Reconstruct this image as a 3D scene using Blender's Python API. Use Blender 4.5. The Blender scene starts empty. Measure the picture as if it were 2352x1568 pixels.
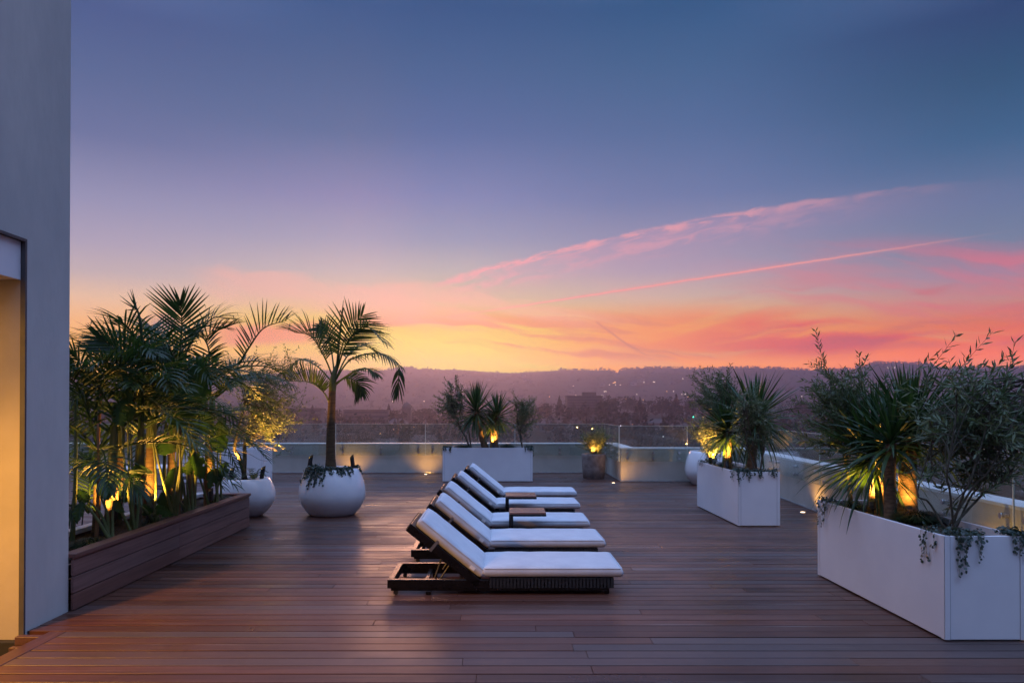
import bpy, math, random
from mathutils import Vector, Matrix, noise
rad = math.radians
scene = bpy.context.scene
COL = scene.collection

# ------------------------------------------------------------------ camera
EYE = 1.6                      # eye height above the deck (m)
FPX, CX, CY = 1660.0, 1140.0, 937.0   # focal length and vanishing point on a 2352 px wide frame
cam_data = bpy.data.cameras.new("camera")
cam = bpy.data.objects.new("camera", cam_data)
COL.objects.link(cam)
cam.location = (0, 0, EYE)
PITCH = 0.47
cam.rotation_euler = (rad(90 + PITCH), 0, 0)
cam_data.sensor_width = 36
cam_data.lens = 36 * FPX / 2352
cam_data.shift_x = (1176 - CX) / 2352
cam_data.shift_y = (CY - 784 - FPX * math.tan(rad(PITCH))) / 2352
cam_data.clip_start = 0.05
cam_data.clip_end = 12000
scene.camera = cam

scene.view_settings.view_transform = 'Standard'
scene.view_settings.look = 'None'
scene.view_settings.exposure = 0.0
scene.view_settings.gamma = 1.0
cy = scene.cycles
cy.use_denoising = True
cy.max_bounces = 8
cy.transparent_max_bounces = 16
cy.volume_bounces = 3
cy.caustics_reflective = False
cy.caustics_refractive = False
cy.sample_clamp_indirect = 4.0

def lin(c):
    return tuple(((v / 255) / 12.92 if v / 255 <= 0.04045 else ((v / 255 + 0.055) / 1.055) ** 2.4) for v in c)

class NT:
    """small helper to write node trees as expressions"""
    def __init__(self, tree):
        self.t = tree
    def n(self, kind, **kw):
        nd = self.t.nodes.new(kind)
        for k, v in kw.items():
            setattr(nd, k, v)
        return nd
    def put(self, sock, v):
        if isinstance(v, bpy.types.NodeSocket):
            self.t.links.new(v, sock)
        elif v is not None:
            if hasattr(sock.default_value, '__len__') and not hasattr(v, '__len__'):
                sock.default_value = (v, v, v)
            elif hasattr(sock.default_value, '__len__') and len(sock.default_value) == 4 and len(v) == 3:
                sock.default_value = (*v, 1)
            else:
                sock.default_value = v
    def m(self, op, a, b=None, c=None, clamp=False):
        nd = self.n('ShaderNodeMath', operation=op, use_clamp=clamp)
        for i, v in enumerate((a, b, c)):
            if v is not None:
                self.put(nd.inputs[i], v)
        return nd.outputs[0]
    def step(self, x, a, b, lo=0.0, hi=1.0):
        nd = self.n('ShaderNodeMapRange', interpolation_type='SMOOTHSTEP')
        self.put(nd.inputs['Value'], x)
        for k, v in (('From Min', a), ('From Max', b), ('To Min', lo), ('To Max', hi)):
            self.put(nd.inputs[k], v)
        return nd.outputs[0]
    def mix(self, f, a, b, mode='MIX'):
        nd = self.n('ShaderNodeMix', data_type='RGBA', blend_type=mode)
        self.put(nd.inputs[0], f); self.put(nd.inputs[6], a); self.put(nd.inputs[7], b)
        return nd.outputs[2]
    def ramp(self, f, stops):
        nd = self.n('ShaderNodeValToRGB')
        e = nd.color_ramp.elements
        stops = sorted(stops)
        e[0].position = stops[0][0]; e[0].color = (*stops[0][1], 1)
        e[1].position = stops[-1][0]; e[1].color = (*stops[-1][1], 1)
        for p, c in stops[1:-1]:
            k = e.new(p); k.color = (*c, 1)
        self.put(nd.inputs[0], f)
        return nd.outputs[0]
    def noise(self, vec, scale, detail=4, rough=0.5, dist=0.0):
        nd = self.n('ShaderNodeTexNoise')
        if vec is not None:
            self.put(nd.inputs['Vector'], vec)
        nd.inputs['Scale'].default_value = scale
        nd.inputs['Detail'].default_value = detail
        nd.inputs['Roughness'].default_value = rough
        nd.inputs['Distortion'].default_value = dist
        return nd.outputs['Fac']
    def xyz(self, x, y, z):
        nd = self.n('ShaderNodeCombineXYZ')
        for i, v in enumerate((x, y, z)):
            self.put(nd.inputs[i], v)
        return nd.outputs[0]

# ------------------------------------------------------------------ sky: dusk gradient by direction
world = bpy.data.worlds.new("World")
scene.world = world
world.use_nodes = True
world.node_tree.nodes.clear()
W = NT(world.node_tree)
geo = W.n('ShaderNodeTexCoord')
sep = W.n('ShaderNodeSeparateXYZ')
W.put(sep.inputs[0], geo.outputs['Generated'])
dx, dy, dz = sep.outputs
flat = W.m('SQRT', W.m('ADD', W.m('MULTIPLY', dx, dx), W.m('MULTIPLY', dy, dy)))
el = W.m('DIVIDE', W.m('ARCTAN2', dz, flat), math.pi / 2)      # 0 horizon .. 1 zenith
az = W.m('ARCTAN2', dx, dy)                                    # 0 = west, the way the terrace looks
YS = (0, 150, 300, 450, 550, 620, 680, 740, 790, 840)
SKY = {
 180: ((84,98,144),(96,108,151),(115,120,161),(153,148,181),(177,163,185),(198,175,180),(232,188,164),(247,183,135),(252,185,115),(250,190,130)),
 790: ((74,95,141),(89,105,148),(109,118,159),(151,143,181),(180,166,188),(208,183,186),(234,194,170),(252,203,120),(255,204,56),(255,190,20)),
 1020: ((68,92,138),(83,103,148),(103,115,161),(139,139,181),(167,160,186),(200,181,184),(228,194,168),(254,205,110),(255,212,36),(255,212,10)),
 1550: ((60,92,136),(75,102,145),(93,112,156),(119,127,169),(152,146,176),(180,159,178),(209,174,164),(242,171,120),(252,165,90),(255,165,70)),
 2340: ((46,76,118),(53,87,125),(71,101,141),(103,119,157),(124,130,160),(158,135,160),(194,136,140),(222,121,102),(240,122,92),(248,132,80)),
}
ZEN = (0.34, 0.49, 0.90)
HAZE_DENSITY = 0.00032
GLOW = {
 180: ((.0441,.0407,.0746),(.0511,.0409,.0780),(.0675,.0503,.0856),(.0849,.0593,.0911),(.1118,.0747,.1055),(.1366,.0863,.1177),(.1601,.0928,.1257),(.1955,.1244,.1566),(.2337,.1488,.1870),(.2114,.1239,.2069)),
 790: ((.0504,.0422,.0751),(.0587,.0443,.0811),(.0907,.0585,.0924),(.1372,.0801,.1051),(.2046,.1093,.1287),(.2566,.1306,.1490),(.3235,.1649,.1572),(.4044,.2000,.2227),(.4837,.2320,.2497),(.5666,.2912,.2918)),
 1020: ((.0477,.0419,.0767),(.0616,.0436,.0770),(.0948,.0584,.0870),(.1492,.0825,.1061),(.2291,.1187,.1355),(.2940,.1440,.1610),(.3796,.1853,.1768),(.4665,.2291,.2397),(.5623,.2640,.2683),(.6506,.3047,.3124)),
 1550: ((.0414,.0394,.0751),(.0445,.0366,.0731),(.0616,.0444,.0794),(.0891,.0570,.0898),(.1173,.0705,.1011),(.1436,.0839,.1097),(.1863,.0905,.1133),(.2133,.1106,.1594),(.2436,.1381,.1764),(.2544,.1529,.2064)),
 2340: ((.0325,.0327,.0652),(.0371,.0330,.0705),(.0478,.0367,.0736),(.0588,.0421,.0799),(.0837,.0504,.0943),(.0893,.0579,.1014),(.1164,.0587,.1106),(.1436,.0806,.1413),(.1611,.0973,.1528),(.0330,.0793,.1778)),
}        # light the haze itself scatters towards the terrace, by direction
def beyond(c, e, glow):
    """radiance the sky needs above the haze so that it reaches the terrace as c"""
    d = min(2720.0, 174 / max(0.02, math.sin(e * math.pi / 2)))
    T = math.exp(-HAZE_DENSITY * d)
    return tuple(max(0.006, (x - k) / T) for x, k in zip(c, glow))
def column(px, table):
    u = (px - CX) / FPX
    st = []
    for i, (y, c) in enumerate(zip(YS, table)):
        e = math.atan((CY - y) / FPX / math.sqrt(1 + u * u)) / (math.pi / 2)
        st.append((e, beyond(lin(c), e, GLOW[px][i] if px in GLOW else (0, 0, 0))))
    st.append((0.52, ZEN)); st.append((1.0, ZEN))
    return W.ramp(el, st), math.atan(u)
sky_col, prev = None, None
for px in (180, 790, 1020, 1550, 2340):
    c, a = column(px, SKY[px])
    sky_col = c if sky_col is None else W.mix(W.step(az, prev, a), sky_col, c)
    prev = a
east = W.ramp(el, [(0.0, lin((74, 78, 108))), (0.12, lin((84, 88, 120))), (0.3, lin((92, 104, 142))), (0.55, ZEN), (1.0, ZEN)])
sky_col = W.mix(W.step(W.m('ABSOLUTE', az), 0.68, 1.7), sky_col, east)

# overhead sky, out of view, brightened to lift the light on the deck
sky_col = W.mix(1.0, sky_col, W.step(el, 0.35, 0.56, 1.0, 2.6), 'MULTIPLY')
# clouds and aeroplane trails, in directions u = east-west slope, v = height slope towards the west
ysafe = W.m('MAXIMUM', dy, 0.05)
u = W.m('DIVIDE', dx, ysafe)
v = W.m('DIVIDE', dz, ysafe)
front = W.step(dy, 0.15, 0.4)
uv = W.xyz(u, v, 0.0)
warp = W.m('MULTIPLY', W.m('SUBTRACT', W.noise(uv, 5.0, 3), 0.5), 0.06)
def streaks(su, sv, seed, slope=0.0, detail=5, rough=0.55):
    vv = W.m('ADD', W.m('ADD', v, warp), W.m('MULTIPLY', u, slope))
    return W.noise(W.xyz(W.m('MULTIPLY', u, su), W.m('MULTIPLY', vv, sv), seed), 1.0, detail, rough, 0.3)
def band(x, a, b, c, d):
    return W.m('MULTIPLY', W.step(x, a, b), W.step(x, c, d, 1.0, 0.0))
def over(col, mask, rgb, amount):
    global sky_col
    f = W.m('MULTIPLY', W.m('MULTIPLY', mask, front), amount, clamp=True)
    sky_col = W.mix(f, sky_col, lin(rgb))
# red and pink bars low on the right
s1 = W.step(streaks(2.2, 30.0, 1.3, -0.10), 0.38, 0.54)
over(sky_col, W.m('MULTIPLY', s1, W.m('MULTIPLY', band(v, 0.06, 0.085, 0.115, 0.15), W.step(u, 0.05, 0.45))), (255, 88, 66), 0.95)
s1b = W.step(streaks(2.2, 30.0, 14.9, -0.12), 0.5, 0.64)
over(sky_col, W.m('MULTIPLY', s1b, W.m('MULTIPLY', band(v, 0.075, 0.1, 0.15, 0.19), W.step(u, 0.2, 0.6))), (210, 92, 92), 0.8)
s2 = W.step(streaks(2.0, 15.0, 4.1, 0.06), 0.45, 0.62)
over(sky_col, W.m('MULTIPLY', s2, W.m('MULTIPLY', band(v, 0.10, 0.14, 0.19, 0.25), W.step(u, 0.22, 0.6))), (240, 112, 122), 0.75)
s2b = W.step(streaks(2.6, 42.0, 9.4, 0.02), 0.5, 0.62)
over(sky_col, W.m('MULTIPLY', s2b, W.m('MULTIPLY', band(v, 0.05, 0.06, 0.09, 0.12), W.step(u, 0.0, 0.3))), (255, 196, 110), 0.55)
# orange and yellow bars round the place where the sun went down
s3 = W.step(streaks(3.6, 44.0, 7.7, 0.12), 0.46, 0.58)
over(sky_col, W.m('MULTIPLY', s3, W.m('MULTIPLY', band(v, 0.06, 0.075, 0.115, 0.145), band(u, -0.3, -0.16, 0.26, 0.5))), (244, 138, 78), 0.8)
s4 = W.step(streaks(4.6, 30.0, 11.2, 0.16), 0.45, 0.58)
over(sky_col, W.m('MULTIPLY', s4, W.m('MULTIPLY', band(v, 0.045, 0.055, 0.085, 0.115), band(u, -0.26, -0.17, 0.02, 0.16))), (255, 238, 20), 0.95)
# red bar behind the palms
over(sky_col, W.m('MULTIPLY', band(W.m('ADD', v, warp), 0.085, 0.1, 0.112, 0.128), band(u, -0.42, -0.36, -0.28, -0.2)), (255, 128, 96), 0.75)
# broad peach veil on the left, with a crisp upper edge
vl = W.m('ADD', W.m('ADD', v, W.m('MULTIPLY', W.m('ADD', u, 0.3), 0.10)), W.m('MULTIPLY', W.m('SUBTRACT', W.noise(W.xyz(W.m('MULTIPLY', u, 7.0), W.m('MULTIPLY', v, 22.0), 2.0), 1.0, 5, 0.55, 0.4), 0.5), 0.05))
s5 = W.step(streaks(3.0, 13.0, 20.5, 0.25), 0.36, 0.6)
over(sky_col, W.m('MULTIPLY', s5, W.m('MULTIPLY', band(vl, 0.115, 0.16, 0.178, 0.19), band(u, -0.44, -0.37, -0.12, 0.02))), (255, 186, 166), 0.55)
s6 = W.step(streaks(3.4, 24.0, 31.0, 0.2), 0.44, 0.6)
over(sky_col, W.m('MULTIPLY', s6, W.m('MULTIPLY', band(v, 0.10, 0.12, 0.15, 0.19), band(u, -0.24, -0.12, 0.1, 0.3))), (255, 184, 160), 0.45)
# small grey cloud
d1 = W.m('SQRT', W.m('ADD', W.m('POWER', W.m('MULTIPLY', W.m('ADD', u, 0.462), 0.8), 2.0), W.m('POWER', W.m('ADD', v, -0.121), 2.0)))
over(sky_col, W.m('MULTIPLY', W.step(d1, 0.006, 0.03, 1.0, 0.0), W.step(W.noise(uv, 40.0, 3), 0.35, 0.6)), (158, 118, 132), 0.7)
# wide old trail breaking up: a bright ragged upper edge with veils hanging below it
ca = W.m('ADD', 0.1962, W.m('MULTIPLY', u, W.m('ADD', 0.262, W.m('MULTIPLY', u, -0.1295))))
along = W.m('ADD', v, W.m('MULTIPLY', u, -0.22))
fine = W.noise(W.xyz(W.m('MULTIPLY', u, 16.0), W.m('MULTIPLY', along, 70.0), 0.0), 1.0, 7, 0.66, 0.8)
puff = W.noise(W.xyz(W.m('MULTIPLY', u, 34.0), W.m('MULTIPLY', v, 60.0), 5.0), 1.0, 5, 0.6, 0.4)
da = W.m('ADD', W.m('SUBTRACT', v, ca), W.m('ADD', W.m('MULTIPLY', W.m('SUBTRACT', fine, 0.5), 0.014), W.m('MULTIPLY', W.m('SUBTRACT', puff, 0.5), 0.012)))
core = W.m('MULTIPLY', W.step(da, -0.012, -0.001), W.step(da, 0.0, 0.005, 1.0, 0.0))
gaps = W.m('MULTIPLY', W.step(W.noise(W.xyz(W.m('MULTIPLY', u, 11.0), 0.0, 3.0), 1.0, 3), 0.32, 0.5), W.step(fine, 0.34, 0.56))
over(sky_col, W.m('MULTIPLY', W.m('MULTIPLY', core, gaps), band(u, -0.1, -0.05, 0.16, 0.72)), (250, 166, 168), 0.8)
low = W.m('MULTIPLY', W.step(da, -0.045, -0.012), W.step(da, -0.02, 0.0, 1.0, 0.0))
over(sky_col, W.m('MULTIPLY', W.m('MULTIPLY', low, W.step(fine, 0.4, 0.62)), band(u, -0.09, -0.03, 0.2, 0.6)), (244, 166, 172), 0.55)
veil = W.m('MULTIPLY', W.step(da, -0.07, -0.01), W.step(da, -0.01, 0.01, 1.0, 0.0))
over(sky_col, W.m('MULTIPLY', veil, band(u, -0.06, 0.05, 0.2, 0.85)), (222, 156, 178), 0.22)
# thin fresh trail
wob = W.m('MULTIPLY', W.m('SUBTRACT', W.noise(W.xyz(W.m('MULTIPLY', u, 40.0), 0.0, 0.0), 1.0, 3), 0.5), 0.0025)
db = W.m('ABSOLUTE', W.m('ADD', W.m('SUBTRACT', v, W.m('ADD', 0.1365, W.m('MULTIPLY', u, 0.1525))), wob))
over(sky_col, W.m('MULTIPLY', W.step(db, 0.0003, 0.0022, 1.0, 0.0), band(u, -0.16, 0.14, 0.34, 0.74)), (255, 166, 154), 0.95)
over(sky_col, W.m('MULTIPLY', W.step(db, 0.001, 0.007, 1.0, 0.0), band(u, 0.0, 0.2, 0.36, 0.7)), (250, 150, 150), 0.22)
# two short trails going down to the hills
uc = W.m('SUBTRACT', u, 0.137)
dc = W.m('ABSOLUTE', W.m('ADD', W.m('SUBTRACT', v, W.m('ADD', 0.1215, W.m('MULTIPLY', uc, W.m('ADD', -0.86, W.m('MULTIPLY', uc, 2.6))))), W.m('MULTIPLY', wob, 2.0)))
over(sky_col, W.m('MULTIPLY', W.step(dc, 0.0006, 0.003, 1.0, 0.0), band(u, 0.136, 0.14, 0.19, 0.215)), (226, 128, 88), 0.8)
dd = W.m('ABSOLUTE', W.m('SUBTRACT', v, W.m('ADD', -0.0205, W.m('MULTIPLY', u, -0.9))))
over(sky_col, W.m('MULTIPLY', W.step(dd, 0.0008, 0.004, 1.0, 0.0), band(u, -0.119, -0.112, -0.09, -0.078)), (255, 240, 60), 0.95)

SKY_STRENGTH = 1.0
bg = W.n('ShaderNodeBackground')
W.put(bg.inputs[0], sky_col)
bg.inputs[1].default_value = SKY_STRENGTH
wo = W.n('ShaderNodeOutputWorld')
W.t.links.new(bg.outputs[0], wo.inputs[0])
world.cycles.sampling_method = 'MANUAL'
world.cycles.sample_map_resolution = 1024

# sun already set; low lamp added over the crest to light the haze
sun_data = bpy.data.lights.new("sun", 'SUN')
sun_data.energy = 0.66
sun_data.angle = rad(12)
sun_data.color = (1.0, 0.44, 0.26)
sun = bpy.data.objects.new("sun", sun_data)
COL.objects.link(sun)
sun.rotation_euler = Vector((math.sin(rad(5)), -math.cos(rad(5)), -math.tan(rad(5)))).to_track_quat('-Z', 'Y').to_euler()

# ------------------------------------------------------------------ helpers
def at(px, py, Y=None, Z=None):
    """a point of the place from a measured direction and its depth Y or its height Z"""
    if Y is None:
        Y = FPX * (EYE - Z) / (py - CY)
    return Vector(((px - CX) * Y / FPX, Y, EYE - (py - CY) * Y / FPX))

class MB:
    """collects vertices and faces of ONE mesh"""
    def __init__(self):
        self.v, self.f, self.mi, self.k = [], [], [], 0
    def add(self, verts, faces):
        o = len(self.v)
        self.v += [tuple(p) for p in verts]
        self.f += [tuple(i + o for i in f) for f in faces]
        self.mi += [self.k] * len(faces)
    def box(self, x0, x1, y0, y1, z0, z1, M=None):
        p = [(x, y, z) for z in (z0, z1) for y in (y0, y1) for x in (x0, x1)]
        if M is not None:
            p = [M @ Vector(q) for q in p]
        self.add(p, [(0, 2, 3, 1), (4, 5, 7, 6), (0, 1, 5, 4), (1, 3, 7, 5), (3, 2, 6, 7), (2, 0, 4, 6)])
    def rbox(self, x0, x1, y0, y1, z0, z1, r=0.005, M=None):
        """box with chamfered edges"""
        c = [(x0 + x1) / 2, (y0 + y1) / 2, (z0 + z1) / 2]
        h = [(x1 - x0) / 2, (y1 - y0) / 2, (z1 - z0) / 2]
        r = min(r, min(h) * 0.49)
        vs, idx = [], {}
        for sx in (-1, 1):
            for sy in (-1, 1):
                for sz in (-1, 1):
                    for ax in range(3):
                        s = (sx, sy, sz)
                        p = [c[i] + s[i] * (h[i] if i == ax else h[i] - r) for i in range(3)]
                        idx[(sx, sy, sz, ax)] = len(vs); vs.append(p)
        fs = []
        for ax in range(3):
            b, d = [i for i in range(3) if i != ax]
            for s in (-1, 1):
                q = []
                for sb, sd in ((-1, -1), (1, -1), (1, 1), (-1, 1)):
                    k = [0, 0, 0]; k[ax] = s; k[b] = sb; k[d] = sd
                    q.append(idx[(*k, ax)])
                fs.append(tuple(q))
            for sb in (-1, 1):
                for sd in (-1, 1):
                    k1 = [0, 0, 0]; k1[b] = sb; k1[d] = sd; k1[ax] = -1
                    k2 = list(k1); k2[ax] = 1
                    fs.append((idx[(*k1, b)], idx[(*k2, b)], idx[(*k2, d)], idx[(*k1, d)]))
        for sx in (-1, 1):
            for sy in (-1, 1):
                for sz in (-1, 1):
                    fs.append(tuple(idx[(sx, sy, sz, a)] for a in range(3)))
        if M is not None:
            vs = [M @ Vector(q) for q in vs]
        self.add(vs, fs)
    def tube(self, pts, radii, n=8, cap=True):
        pts = [Vector(p) for p in pts]
        if not hasattr(radii, '__len__'):
            radii = [radii] * len(pts)
        vs, fs = [], []
        prev = None
        for i, p in enumerate(pts):
            t = (pts[min(i + 1, len(pts) - 1)] - pts[max(i - 1, 0)])
            t = t.normalized() if t.length > 1e-9 else Vector((0, 0, 1))
            if prev is None:
                a = t.orthogonal().normalized()
            else:
                a = prev - t * prev.dot(t)
                a = a.normalized() if a.length > 1e-6 else t.orthogonal().normalized()
            prev = a
            b = t.cross(a)
            for j in range(n):
                q = 2 * math.pi * j / n
                vs.append(p + (a * math.cos(q) + b * math.sin(q)) * radii[i])
        for i in range(len(pts) - 1):
            for j in range(n):
                k = (j + 1) % n
                fs.append((i * n + j, i * n + k, (i + 1) * n + k, (i + 1) * n + j))
        if cap:
            fs.append(tuple(range(n - 1, -1, -1)))
            fs.append(tuple((len(pts) - 1) * n + j for j in range(n)))
        self.add(vs, fs)
    def lathe(self, prof, c, n=40, jit=None):
        vs, fs = [], []
        for r, z in prof:
            for j in range(n):
                q = 2 * math.pi * j / n
                vs.append((c[0] + r * math.cos(q), c[1] + r * math.sin(q), c[2] + z))
        for i in range(len(prof) - 1):
            for j in range(n):
                k = (j + 1) % n
                fs.append((i * n + j, i * n + k, (i + 1) * n + k, (i + 1) * n + j))
        self.add(vs, fs)
    def disc(self, c, r, n=24, up=1):
        vs = [c] + [(c[0] + r * math.cos(2 * math.pi * j / n), c[1] + r * math.sin(2 * math.pi * j / n), c[2]) for j in range(n)]
        self.add(vs, [(0, 1 + j, 1 + (j + 1) % n) for j in range(n)])
    def sphere(self, c, r, nu=12, nv=8, sq=(1, 1, 1)):
        prof = [(r * math.sin(math.pi * i / nv), -r * math.cos(math.pi * i / nv) * sq[2]) for i in range(nv + 1)]
        self.lathe([(max(a, 1e-4), z) for a, z in prof], c, nu)
    def build(self, name, mat, parent=None, smooth=False, origin=None):
        me = bpy.data.meshes.new(name)
        o = Vector(origin) if origin is not None else (world_loc(parent) if parent else Vector((0, 0, 0)))
        me.from_pydata([(p[0] - o.x, p[1] - o.y, p[2] - o.z) for p in self.v], [], self.f)
        for mm in (mat if isinstance(mat, (list, tuple)) else [mat]):
            me.materials.append(mm)
        if any(self.mi):
            me.polygons.foreach_set('material_index', self.mi)
        if smooth:
            me.polygons.foreach_set('use_smooth', [True] * len(me.polygons))
            if smooth != 'full':
                me.set_sharp_from_angle(angle=rad(38))
        me.update()
        ob = bpy.data.objects.new(name, me)
        COL.objects.link(ob)
        if parent:
            ob.parent = parent
            ob.location = o - world_loc(parent)
        else:
            ob.location = o
        return ob
def world_loc(o):
    p = Vector((0, 0, 0))
    while o is not None:
        p += Vector(o.location); o = o.parent
    return p
def tag(o, label, cat, group=None):
    o['label'] = label; o['category'] = cat
    if group:
        o['group'] = group
    return o
def thing(name, label, cat, loc=(0, 0, 0), group=None):
    o = bpy.data.objects.new(name, None)
    o.empty_display_size = 0.1
    o.location = loc
    COL.objects.link(o)
    return tag(o, label, cat, group)
def struct(o):
    o['kind'] = 'structure'
    return o
def dup(root, loc, label=None, rotz=None, scale=None):
    r = root.copy(); COL.objects.link(r)
    r.location = loc
    if rotz is not None: r.rotation_euler[2] = rotz
    if scale is not None: r.scale = (scale, scale, scale)
    if label: r['label'] = label
    for ch in list(root.children):
        c = ch.copy(); COL.objects.link(c); c.parent = r
        for g in list(ch.children):
            d = g.copy(); COL.objects.link(d); d.parent = c
    return r

# ------------------------------------------------------------------ materials
def newmat(name):
    m = bpy.data.materials.new(name)
    m.use_nodes = True
    m.node_tree.nodes.clear()
    t = NT(m.node_tree)
    out = t.n('ShaderNodeOutputMaterial')
    return m, t, out
def pbr(t, out, col, rough=0.5, spec=0.5, metal=0.0, bump=None, bstr=0.2, bdist=0.01, coat=0.0):
    p = t.n('ShaderNodeBsdfPrincipled')
    t.put(p.inputs['Base Color'], col)
    t.put(p.inputs['Roughness'], rough)
    t.put(p.inputs['Specular IOR Level'], spec)
    t.put(p.inputs['Metallic'], metal)
    if coat: p.inputs['Coat Weight'].default_value = coat; p.inputs['Coat Roughness'].default_value = 0.15
    if bump is not None:
        b = t.n('ShaderNodeBump')
        b.inputs['Strength'].default_value = bstr
        b.inputs['Distance'].default_value = bdist
        t.put(b.inputs['Height'], bump)
        t.put(p.inputs['Normal'], b.outputs[0])
    t.t.links.new(p.outputs[0], out.inputs[0])
    return p
def coords(t, sx=1, sy=1, sz=1):
    tc = t.n('ShaderNodeTexCoord')
    mp = t.n('ShaderNodeMapping')
    mp.inputs['Scale'].default_value = (sx, sy, sz)
    t.put(mp.inputs[0], tc.outputs['Object'])
    return mp.outputs[0]
def island(t):
    return t.n('ShaderNodeNewGeometry').outputs['Random Per Island']
def plain(name, a, b, scale=8, rough=0.5, spec=0.5, metal=0.0, bstr=0.0, bscale=120, bdist=0.003, stretch=(1, 1, 1), detail=5, coat=0.0):
    m, t, out = newmat(name)
    co = coords(t, *stretch)
    f = t.step(t.noise(co, scale, detail, 0.6), 0.3, 0.7)
    col = t.mix(f, a, b)
    bump = t.noise(co, bscale, 4) if bstr else None
    r = t.step(t.noise(co, scale * 2.3, 3), 0.25, 0.75, rough * 0.85, min(1, rough * 1.15))
    pbr(t, out, col, r, spec, metal, bump, bstr, bdist, coat)
    return m
def emit(name, rgb, strength, sample=False):
    m, t, out = newmat(name)
    e = t.n('ShaderNodeEmission')
    t.put(e.inputs[0], rgb); e.inputs[1].default_value = strength
    t.t.links.new(e.outputs[0], out.inputs[0])
    m.cycles.emission_sampling = 'AUTO' if sample else 'NONE'
    return m
def leafmat(name, c1, c2, c3, trans=0.3, rough=0.42, spec=0.4):
    m, t, out = newmat(name)
    col = t.ramp(island(t), [(0.0, c1), (0.55, c2), (1.0, c3)])
    col = t.mix(t.m('MULTIPLY', t.noise(coords(t), 5.0, 2), 0.6), col, c1)
    p = t.n('ShaderNodeBsdfPrincipled')
    t.put(p.inputs['Base Color'], col); p.inputs['Roughness'].default_value = rough
    p.inputs['Specular IOR Level'].default_value = spec
    tr = t.n('ShaderNodeBsdfTranslucent')
    t.put(tr.inputs[0], t.mix(1.0, col, (1.25, 1.2, 0.6), 'MULTIPLY'))
    mx = t.n('ShaderNodeMixShader'); mx.inputs[0].default_value = trans
    t.t.links.new(p.outputs[0], mx.inputs[1]); t.t.links.new(tr.outputs[0], mx.inputs[2])
    t.t.links.new(mx.outputs[0], out.inputs[0])
    return m
def woodmat(name, lo, hi, axis='x', rough=(0.32, 0.58), spec=0.5, wear=0.0):
    m, t, out = newmat(name)
    r = island(t)
    tc = t.n('ShaderNodeTexCoord')
    off = t.n('ShaderNodeVectorMath', operation='ADD')
    t.put(off.inputs[0], tc.outputs['Object'])
    t.put(off.inputs[1], t.xyz(t.m('MULTIPLY', r, 37.0), t.m('MULTIPLY', r, 11.0), t.m('MULTIPLY', r, 23.0)))
    mp = t.n('ShaderNodeMapping')
    mp.inputs['Scale'].default_value = (0.9, 26, 26) if axis == 'x' else (26, 0.9, 26)
    t.put(mp.inputs[0], off.outputs[0])
    grain = t.noise(mp.outputs[0], 1.6, 6, 0.62, 0.4)
    mid = tuple((a * .45 + b * .55) * k for a, b, k in zip(lo, hi, (.8, 1.0, 1.15)))
    col = t.ramp(r, [(0.0, lo), (0.3, tuple((a + b) / 2 * k for a, b, k in zip(lo, hi, (1.1, .95, .9)))), (0.5, mid), (0.72, tuple(x * .8 for x in hi)), (0.86, tuple(a * .7 + b * .3 for a, b in zip(lo, hi))), (1.0, hi)])
    col = t.mix(t.step(t.noise(tc.outputs['Object'], 0.35, 4, 0.6), 0.35, 0.7, 0.0, 0.45), col, tuple(x * 0.5 for x in hi))
    col = t.mix(t.step(grain, 0.35, 0.7, 0.0, 0.55), col, tuple(x * 0.45 for x in lo))
    blot = t.noise(tc.outputs['Object'], 0.9, 5, 0.6)
    if wear:
        r2 = t.m('FRACT', t.m('MULTIPLY', r, 7.31))
        col = t.mix(t.step(r2, 0.62, 0.95, 0.0, 0.65), col, (0.078, 0.064, 0.064))
        col = t.mix(t.step(t.m('FRACT', t.m('MULTIPLY', r, 13.7)), 0.0, 0.3, 0.5, 0.0), col, tuple(x * 0.6 for x in lo))
        col = t.mix(t.m('MULTIPLY', t.step(t.noise(mp.outputs[0], 0.5, 6, 0.7), 0.58, 0.78), wear), col, (0.3, 0.25, 0.23))
    ro = t.m('ADD', t.step(blot, 0.3, 0.7, rough[0], rough[1]), t.m('MULTIPLY', t.m('SUBTRACT', r, 0.5), 0.14))
    pbr(t, out, col, ro, spec, 0.0, grain, 0.25, 0.002)
    return m

M = {}
M['deck'] = woodmat('deck_wood', (0.040, 0.0145, 0.009), (0.165, 0.063, 0.038), 'x', (0.30, 0.50), 0.46, 0.45)
M['border'] = woodmat('border_wood', (0.085, 0.036, 0.026), (0.12, 0.055, 0.04), 'y', (0.35, 0.55), 0.5, 0.5)
M['planter_wood'] = woodmat('planter_wood', (0.16, 0.075, 0.058), (0.34, 0.17, 0.135), 'y', (0.38, 0.58), 0.4, 0.15)
M['table_wood'] = woodmat('table_wood', (0.17, 0.075, 0.05), (0.24, 0.11, 0.075), 'x', (0.3, 0.45), 0.5)
M['dark'] = plain('dark_under', (0.01, 0.01, 0.011), (0.016, 0.015, 0.015), 6, 0.8)
M['plaster'] = plain('wall_plaster', (0.42, 0.43, 0.42), (0.55, 0.545, 0.515), 1.1, 0.85, 0.2, 0, 0.4, 14, 0.01, (1, 1, 0.45), 8)
M['warm_plaster'] = plain('alcove_plaster', (0.34, 0.31, 0.25), (0.40, 0.36, 0.29), 1.6, 0.85, 0.2, 0, 0.2, 30, 0.004)
M['lintel'] = plain('lintel_paint', (0.62, 0.64, 0.68), (0.68, 0.70, 0.73), 2, 0.6, 0.4)
M['trim'] = plain('dark_trim', (0.05, 0.05, 0.055), (0.07, 0.068, 0.07), 5, 0.5)
M['parapet'] = plain('parapet_paint', (0.41, 0.38, 0.33), (0.49, 0.455, 0.395), 1.8, 0.7, 0.3, 0, 0.15, 40, 0.003)
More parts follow.
